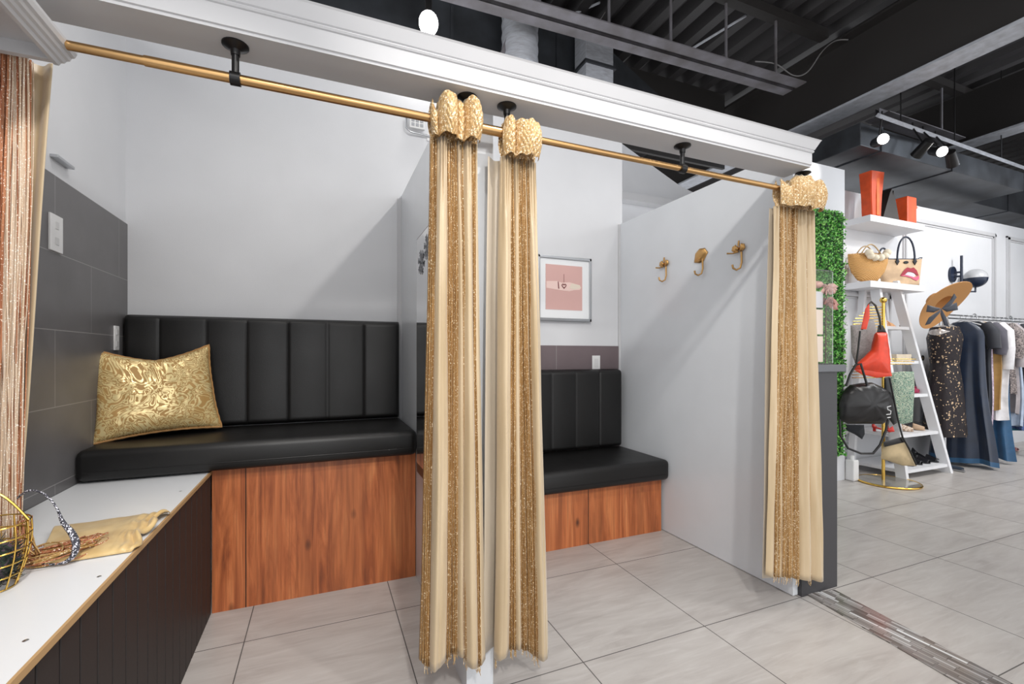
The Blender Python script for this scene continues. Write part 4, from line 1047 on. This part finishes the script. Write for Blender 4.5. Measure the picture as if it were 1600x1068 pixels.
# mannequin bust carrying the sequinned dress
r = thing('mannequin', (6.03, 2.62, 0), 'silver mannequin wearing the black sequinned dress under the straw hat', 'mannequin')
mc = at(1476, 515, 4.9); MX, MY = mc.x, mc.y
b = MB(); b.lathe([(0, 1.72), (.03, 1.715), (.042, 1.68), (.04, 1.63), (.055, 1.585), (.13, 1.555), (.185, 1.50), (.175, 1.40), (.15, 1.25), (.12, 1.12), (0, 1.12)], (MX, MY, -.05), 28, Matrix.Diagonal((1, .62, 1, 1))); b.build('bust', mat('silver_shell', srgb(190, 184, 180), .25, .6), r, True)
MB().tube([(MX, MY, .03), (MX, MY, 1.1)], .015, 10).build('post', SILV, r, True)
MB().lathe([(0, .0), (.15, .0), (.15, .012), (.02, .025), (0, .03)], (MX, MY, 0), 32).build('foot', SILV, r, True)
tag(thing('x', (0, 0, 0), None, None), None, None) if False else None
BSEQ = m_sequin('black_bronze_sequins', srgb(20, 17, 20), srgb(38, 28, 32), srgb(206, 176, 140), thr=.95, metal=.3, dens=95)
b = MB()
def dr(s, q):
    a = s*2*PI; wt = interp([(0, .15), (.1, .19), (.35, .15), (.55, .19), (1, .23)], q); z = 1.50-1.15*q
    k = 1+.05*math.sin(a*7)*q; return (MX+wt*k*math.cos(a), MY+wt*.72*k*math.sin(a), z)
b.grid(dr, 72, 40); o = b.build('sequin_dress', BSEQ, None, True, loc=(MX, MY, .35), fix=False); tag(o, 'black sequinned dress with bronze dots worn by the mannequin', 'dress')

RX0, RX1, RY, RZ = 6.05, 9.0, 2.74, 1.635
r = thing('clothes_rail', (7.4, RY, 0), 'silver double bar clothes rail along the shop wall', 'clothes rack')
for dy, dz in ((0, 0), (0, -.035)): MB().tube([(RX0, RY+dy, RZ+dz), (RX1, RY+dy, RZ+dz)], .008, 8).build('bar', SILV, r, True)
for x in (6.75, 7.55, 8.4):
    MB().tube([(x+.045*math.cos(k*2*PI/20), RY, RZ-.018+.045*math.sin(k*2*PI/20)) for k in range(20)], .006, 6, closed=True).build('ring', SILV, r, True)
for x in (RX0+.02, RX1-.02): MB().tube([(x, RY, RZ), (x, RY, .012)], .012, 8).tube([(x, RY-.2, .012), (x, RY+.2, .012)], .012, 8).build('upright', SILV, r, True)
MB().tube([(RX0, RY, RZ-.02), (RX0-.05, RY, RZ+.0), (RX0-.09, RY-.02, RZ+.05)], .008, 8).build('scroll', SILV, r, True)
def garment(x, zt, zb, wt, wb, m_, label, cat, sleeve=None, hem=None, sm=None, seed=1, dx=.05, yo=0, nf=5, group=None):
    x = 6.50+(x-6.50)*.70; group = group or 'clothes hanging on the rail'
    r = thing('hanging_garment' if cat != 'dress' else 'hanging_dress', (x, RY+yo, zb), label, cat, group)
    # hanger
    h = MB(); h.tube([(x, RY+yo, RZ-.045), (x, RY+yo+.02, RZ-.02), (x, RY+yo, RZ-.0+.012), (x, RY+yo-.012, RZ-.006)], .003, 6); h.tube([(x, RY+yo-wt*.45, zt-.035), (x, RY+yo, RZ-.047), (x, RY+yo+wt*.45, zt-.035)], .007, 6)
    h.build('hanger', mat('white_hanger', srgb(214, 214, 216), .4), r, True)
    b = MB()
    def f(s, q):
        a = s*2*PI; hw = (wt+(wb-wt)*q**1.2)/2
        if q < .08: hw *= .45+.55*(q/.08)**.6
        fold = 1+.30*math.sin(a*nf+seed+q)*min(1, q*1.5)
        yy = hw*math.cos(a)*(1+.06*math.sin(q*6+seed)+.05*math.sin(a*nf*2+seed)*q); xx = (dx*(.6+.7*q))*math.sin(a)*fold+.02*q*math.sin(math.cos(a)*nf*2.2+seed)
        return (x+xx, RY+yo+yy, zt+(zb-zt)*q+.012*math.sin(a*3+seed)*q-.0)
    b.grid(f, 60, 30, (lambda s, q: 1 if (hem and q > hem[0]) else 0)); b.build('body', [m_]+([hem[1]] if hem else []), r, True, fix=False)
    if sleeve:
        for sg in (-1,):
            sb_ = MB(); y0 = RY+yo+sg*wt*.42; sb_.tube([(x, y0+.03, zt-.04), (x-.02, y0+sg*.03, zt-.12), (x-.03, y0+sg*.05, zt-.3), (x-.03, y0+sg*.04, zt-sleeve[0])], [.05, .062, .055, .05], 12); sb_.build('sleeve', sleeve[1], r, True)
    return r
NAVY1 = m_cloth('navy_satin', srgb(22, 38, 62), .38); NAVY2 = m_cloth('deep_navy_knit', srgb(22, 26, 38), .7); BLUEH = m_cloth('blue_tulle', srgb(40, 90, 130), .6)
WHG = m_cloth('white_linen', srgb(224, 222, 224), .7); GREYL = m_cloth('grey_lace', srgb(82, 80, 90), .8); MUST = m_cloth('mustard_cotton', srgb(168, 130, 70), .7)
LEO = m_print('leopard_lace', [srgb(60, 52, 54), srgb(150, 138, 134), srgb(40, 36, 40), srgb(190, 180, 176)], 45, 1.5); LILAC = m_print('lilac_print', [srgb(198, 184, 196), srgb(160, 140, 160), srgb(222, 214, 222)], 30)
PALEB = m_cloth('pale_blue_denim', srgb(176, 190, 210), .7); SILT = m_cloth('silver_taupe', srgb(166, 158, 160), .5); BLUP = m_print('blue_check', [srgb(34, 48, 84), srgb(70, 92, 140), srgb(24, 28, 46)], 24); TEAL = m_cloth('teal_velvet', srgb(36, 120, 140), .6)
BLKG = m_cloth('black_crepe', srgb(24, 24, 28), .7)
garment(6.50, 1.56, .04, .34, .55, NAVY1, 'long navy gown with bright blue hem, right next to the sequinned dress', 'dress', hem=(.965, BLUEH), seed=2, dx=.09)
garment(6.66, 1.57, .42, .42, .36, NAVY2, 'deep navy garment with short sleeves behind the long navy gown', 'clothing', sleeve=(.24, NAVY2), seed=3)
garment(6.80, 1.56, .16, .36, .30, LILAC, 'lilac printed garment showing its hem below the navy one', 'clothing', seed=4)
garment(6.90, 1.57, .60, .40, .40, MUST, 'mustard and pale garment with grey lace sleeve', 'clothing', sleeve=(.36, GREYL), seed=5)
garment(7.05, 1.57, .5, .44, .46, WHG, 'white linen jacket longest of the pale garments', 'clothing', sleeve=(.52, WHG), seed=6)
garment(7.18, 1.55, .05, .34, .48, BLUEH, 'long blue dress reaching the floor behind the white jacket', 'dress', seed=7)
garment(7.34, 1.57, .78, .44, .40, LEO, 'black and grey leopard lace top on the rail', 'clothing', sleeve=(.40, LEO), seed=8)
garment(7.48, 1.57, .55, .42, .38, SILT, 'silver taupe satin blouse behind the leopard lace top', 'clothing', sleeve=(.5, SILT), seed=9)
garment(7.60, 1.56, .40, .38, .40, PALEB, 'pale blue garment low behind the leopard lace top', 'clothing', seed=10)
garment(7.74, 1.57, .45, .42, .40, NAVY2, 'plain dark navy garment between pale blue and blue check', 'clothing', sleeve=(.5, NAVY2), seed=11)
garment(7.90, 1.57, .35, .42, .44, BLUP, 'blue checked dress near the right edge of the picture', 'dress', sleeve=(.3, BLUP), seed=12)
garment(8.06, 1.57, .6, .42, .42, LEO, 'grey patterned top behind the blue checked dress', 'clothing', sleeve=(.5, LEO), seed=13)
garment(8.22, 1.57, .3, .42, .44, TEAL, 'teal garment deep in the rail behind the checked dress', 'clothing', seed=14)
garment(8.38, 1.57, .5, .42, .42, BLKG, 'black garment at the far end of the rail', 'clothing', seed=15)
for k, (x, y, c_, lb) in enumerate(((7.80, 2.96, m_cloth('rose_leather', srgb(176, 120, 120), .5), 'rose pink shoe on the floor under the rail, nearest'), (8.05, 2.96, m_cloth('rose_leather', srgb(176, 120, 120), .5), 'rose pink shoe on the floor under the rail, further back'))):
    shoe((x, y, .001), math.radians(-100), c_, lb, .24, .04)
b = MB(); b.box(4.66, 4.74, 2.76, 2.84, .001, .2, .01); b.lathe([(.0, .2), (.018, .2), (.018, .24), (0, .24)], (4.70, 2.80, 0), 16)
single(b, 'white_bottle', PLATE, (4.70, 2.80, .0), 'white bottle on the floor between the pier and the gold stand', 'bottle')

# ------------------------------------------------------------ ceiling
dk = MB(); x = -3.0
while x < 14:                                           # corrugated deck, ribs along y
    dk.prism([(x, 4.60), (x+.05, 4.50), (x+.15, 4.50), (x+.20, 4.60), (x+.26, 4.60), (x+.26, 4.62), (x, 4.62)], 'y', -3, 9); x += .26
struct('ceiling', dk, DECK)
struct('wall_rear', MB().box(-3, 14, 9, 9.1, 0, 4.6), BLACKCEIL)
struct('wall_side', MB().box(13.9, 14, -3, 9, 0, 4.6), BLACKCEIL)
r = thing('steel_beam', (4.87, 1, 3.65), 'large black steel beam with grey lit lower flange crossing the ceiling', 'beam', 'steel ceiling beams')
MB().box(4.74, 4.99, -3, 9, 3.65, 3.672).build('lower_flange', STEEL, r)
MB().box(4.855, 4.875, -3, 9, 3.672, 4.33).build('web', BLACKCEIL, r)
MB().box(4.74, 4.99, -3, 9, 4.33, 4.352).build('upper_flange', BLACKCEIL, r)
r = thing('steel_beam', (7.3, 1, 3.75), 'second dark steel beam further right across the ceiling', 'beam', 'steel ceiling beams')
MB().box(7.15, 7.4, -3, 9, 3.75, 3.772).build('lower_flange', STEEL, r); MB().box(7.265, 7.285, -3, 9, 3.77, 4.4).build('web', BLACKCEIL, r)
JST = mat('dusty_joist_steel', srgb(96, 94, 96), .5, .3); t = NT(JST); t.col(t.ramp(t.noise(t.pos(), 5, 3), [(.3, srgb(96, 92, 93)), (.7, srgb(124, 122, 128))]))
def joist(x0, x1, y0, y1, zc, label, webs=True):
    r = thing('bar_joist', (x0, y0, zc), label, 'joist', 'steel bar joists'); L = x1-x0
    def yy(x): return y0+(y1-y0)*(x-x0)/L
    for dy in (-.12, .015):
        b = MB(); b.slab([(x0, y0+dy, zc), (x1, y1+dy, zc), (x1, y1+dy+.105, zc), (x0, y0+dy+.105, zc)], (0, 0, 1), .01)
        k_ = .1 if dy < 0 else 0
        b.slab([(x0, y0+dy+k_, zc), (x1, y1+dy+k_, zc), (x1, y1+dy+k_+.006, zc), (x0, y0+dy+k_+.006, zc)], (0, 0, 1), .09); b.build('bottom_chord', JST, r)
    b = MB(); b.box(x0-.6 if x0 > 4 else x0, x1+.45, min(y0, y1)-.04, min(y0, y1)+.05, 4.40, 4.49); b.build('top_chord', BLACKCEIL, r)
    if webs:
        n = int(L/.45)
        for k in range(n//2):
            xa = x1-.25-k*.62
            MB().tube([(xa, yy(xa), zc+.02), (xa, yy(xa), 4.42)], .013, 6).build('web_bar', JST, r)
    return r
joist(-1.5, 4.27, 3.25, 3.07, 3.8, 'double angle bar joist running behind the header towards the beam')
joist(5.6, 7.12, 3.08, 3.09, 3.8, 'double angle bar joist beyond the beam at the right')
joist(-1.5, 4.5, 1.2, 1.15, 3.95, 'nearer bar joist overhead above the fitting rooms', False)
# ducts
def duct(x0, x1, y0, y1, z0, z1, label, seams=()):
    r = thing('air_duct', ((x0+x1)/2, (y0+y1)/2, z0), label, 'duct', 'rectangular air ducts')
    MB().box(x0, x1, y0, y1, z0, z1, .006).build('casing', DUCTM, r)
    for s in seams:
        MB().box(s, s+.025, y0-.012, y1+.012, z0-.012, z1+.012).build('flange', DUCTM, r)
    return r
duct(4.74, 7.9, 2.75, 3.75, 3.2, 3.42, 'large flat grey air duct above the shop shelves', (5.05, 6.3))
duct(8.0, 12, 3.3, 4.6, 3.25, 3.7, 'grey air duct behind the shop wall at the far right', (9.0,))
duct(-1.5, 2.55, 3.75, 4.9, 3.3, 4.24, 'dark air duct running behind the white header', (1.0, 2.0))
single(MB().prism([(2.58, 3.72), (2.58, 4.24), (3.5, 3.76), (3.5, 3.72)], 'y', 3.8, 4.3), 'duct_transition', DUCTM, (2.58, 4, 3.72), 'sloping dark duct end piece behind the right half of the header', 'duct')
struct('dark_void_sheet', MB().box(2.56, 4.72, 4.32, 4.36, 3.56, 4.5), BLACKCEIL)  # black sheet added to stand in for the dark void beyond the duct
r = thing('duct_flap', (2.3, 3.62, 3.5), 'short grey vertical duct drop behind the header', 'duct'); MB().box(2.17, 2.46, 3.50, 3.70, 3.60, 4.2, .006).build('casing', STEEL, r); MB().box(2.15, 2.48, 3.48, 3.72, 3.80, 3.825).build('flange', DUCTM, r)
b = MB(); b.tube([(1.55, 3.55, 3.62+.05*k) for k in range(14)], [.15+.008*(k % 2) for k in range(14)], 20)
single(b, 'flexible_duct', STEEL, (1.55, 3.55, 3.62), 'short shiny round duct rising behind the header near the bulb', 'duct', smooth=True)
single(MB().slab([(1.26, 3.55, 3.4), (1.34, 3.55, 3.4), (1.66, 3.45, 4.25), (1.56, 3.45, 4.25)], (0, 1, 0), .03), 'brace_bar', JST, (1.3, 3.55, 3.4), 'slanting grey brace left of the shiny duct', 'brace')
def cable(pts, label, rad=.006):
    sm = []; P = [Vector(p) for p in pts]
    for i in range(len(P)-1):
        p0, p1, p2, p3 = P[max(i-1, 0)], P[i], P[i+1], P[min(i+2, len(P)-1)]
        for k in range(6):
            t_ = k/6; sm.append(.5*((2*p1)+(p2-p0)*t_+(2*p0-5*p1+4*p2-p3)*t_**2+(3*p1-p0-3*p2+p3)*t_**3))
    sm.append(P[-1]); single(MB().tube(sm, rad, 6), 'hanging_cable', mat('grey_cable', srgb(110, 108, 108), .5), P[0], label, 'cable', smooth=True)
cable([at(1180, 96, 4.4), at(1212, 100, 4.4), at(1240, 118, 4.4), at(1262, 112, 4.4), at(1285, 80, 4.4), at(1305, 64, 4.5), at(1325, 62, 4.5)], 'thin grey cable drooping from the joist to the beam')
cable([at(905, 58, 4.2), at(930, 40, 4.3), at(945, 20, 4.4), at(960, -5, 4.5)], 'thin grey cable rising behind the joist near the vertical duct', .004)
for k, (a_, c_) in enumerate((((900, 20, 4.4), (965, -8, 4.4)), ((1078, 78, 4.4), (1165, 25, 4.4)))):
    single(MB().tube([at(*a_), at(*c_)], .012, 8), 'conduit', STEEL, at(*a_), ('short bright conduit behind the joist, left one', 'short bright conduit behind the joist, right one')[k], 'conduit')

# lamps on tracks
BULB = mat('lit_bulb', g(1), .5, emit=(1, .98, .94, 1), es=14)
r = thing('pendant_bulb', (.62, 2.86, 3.2), 'glowing white bulb just above the header', 'lamp')
bc = Vector((.60, 2.76, 3.215))
MB().sphere(bc, .058, (1, 1, 1.18), 20).build('bulb', BULB, r, True)
MB().tube([bc+Vector((0, 0, .06)), bc+Vector((0, 0, .16))], .022, 12).build('socket', BLKM, r, True)
MB().tube([bc+Vector((0, 0, .16)), bc+Vector((0, 0, 1.29))], .004, 6).build('cord', BLKM, r)
r = thing('lighting_track', (5.7, 2.6, 3.42), 'grey lighting track hanging near the shop duct', 'track')
TA, TB = at(1372, 180, 4.15), at(1600, 262, 5.6)
MB().tube([TA, TB], .022, 4).build('rail', STEEL, r)
for q in (.12, .45, .8):
    p = TA.lerp(TB, q); MB().tube([p, (p.x, p.y, 4.5)], .006, 6).build('hanger_rod', BLKM, r)
def head(c, d, label, lit):
    r = thing('track_spotlight', c, label, 'spotlight', 'spotlights on the shop track'); c = Vector(c); d = Vector(d).normalized()
    MB().tube([c-d*.09, c-d*.085, c+d*.07, c+d*.075], [.02, .042, .05, .052], 16).build('housing', BLKM, r, True)
    MB().tube([c+d*.071, c+d*.0765], .045, 16).build('lens', BULB if lit else SILV, r, True)
    tp = TA.lerp(TB, max(.01, min(1, (c.x-TA.x)/(TB.x-TA.x)))); MB().tube([c-d*.02, (c.x, c.y, c.z+.06), (tp.x, tp.y, tp.z), (tp.x, tp.y, tp.z+.05)], .008, 6).build('bracket', BLKM, r, True)
cl = lambda u_, v_, d_: at(u_, v_, d_)
head(cl(1374, 220, 4.2), (-.75, -.9, -.25), 'lit black spotlight leftmost on the shop track', True)
head(cl(1465, 236, 4.4), (-.6, -.8, -.5), 'lit black spotlight in the middle of the shop track', True)
head(cl(1441, 232, 4.35), (.3, .8, -.5), 'unlit black spotlight between the two lit ones', False)
head(cl(1487, 248, 4.5), (.8, .2, -.6), 'unlit black spotlight rightmost on the shop track', False)

bpy.context.view_layer.update()
for o in ROOTS:
    if '_at' in o: del o['_at']
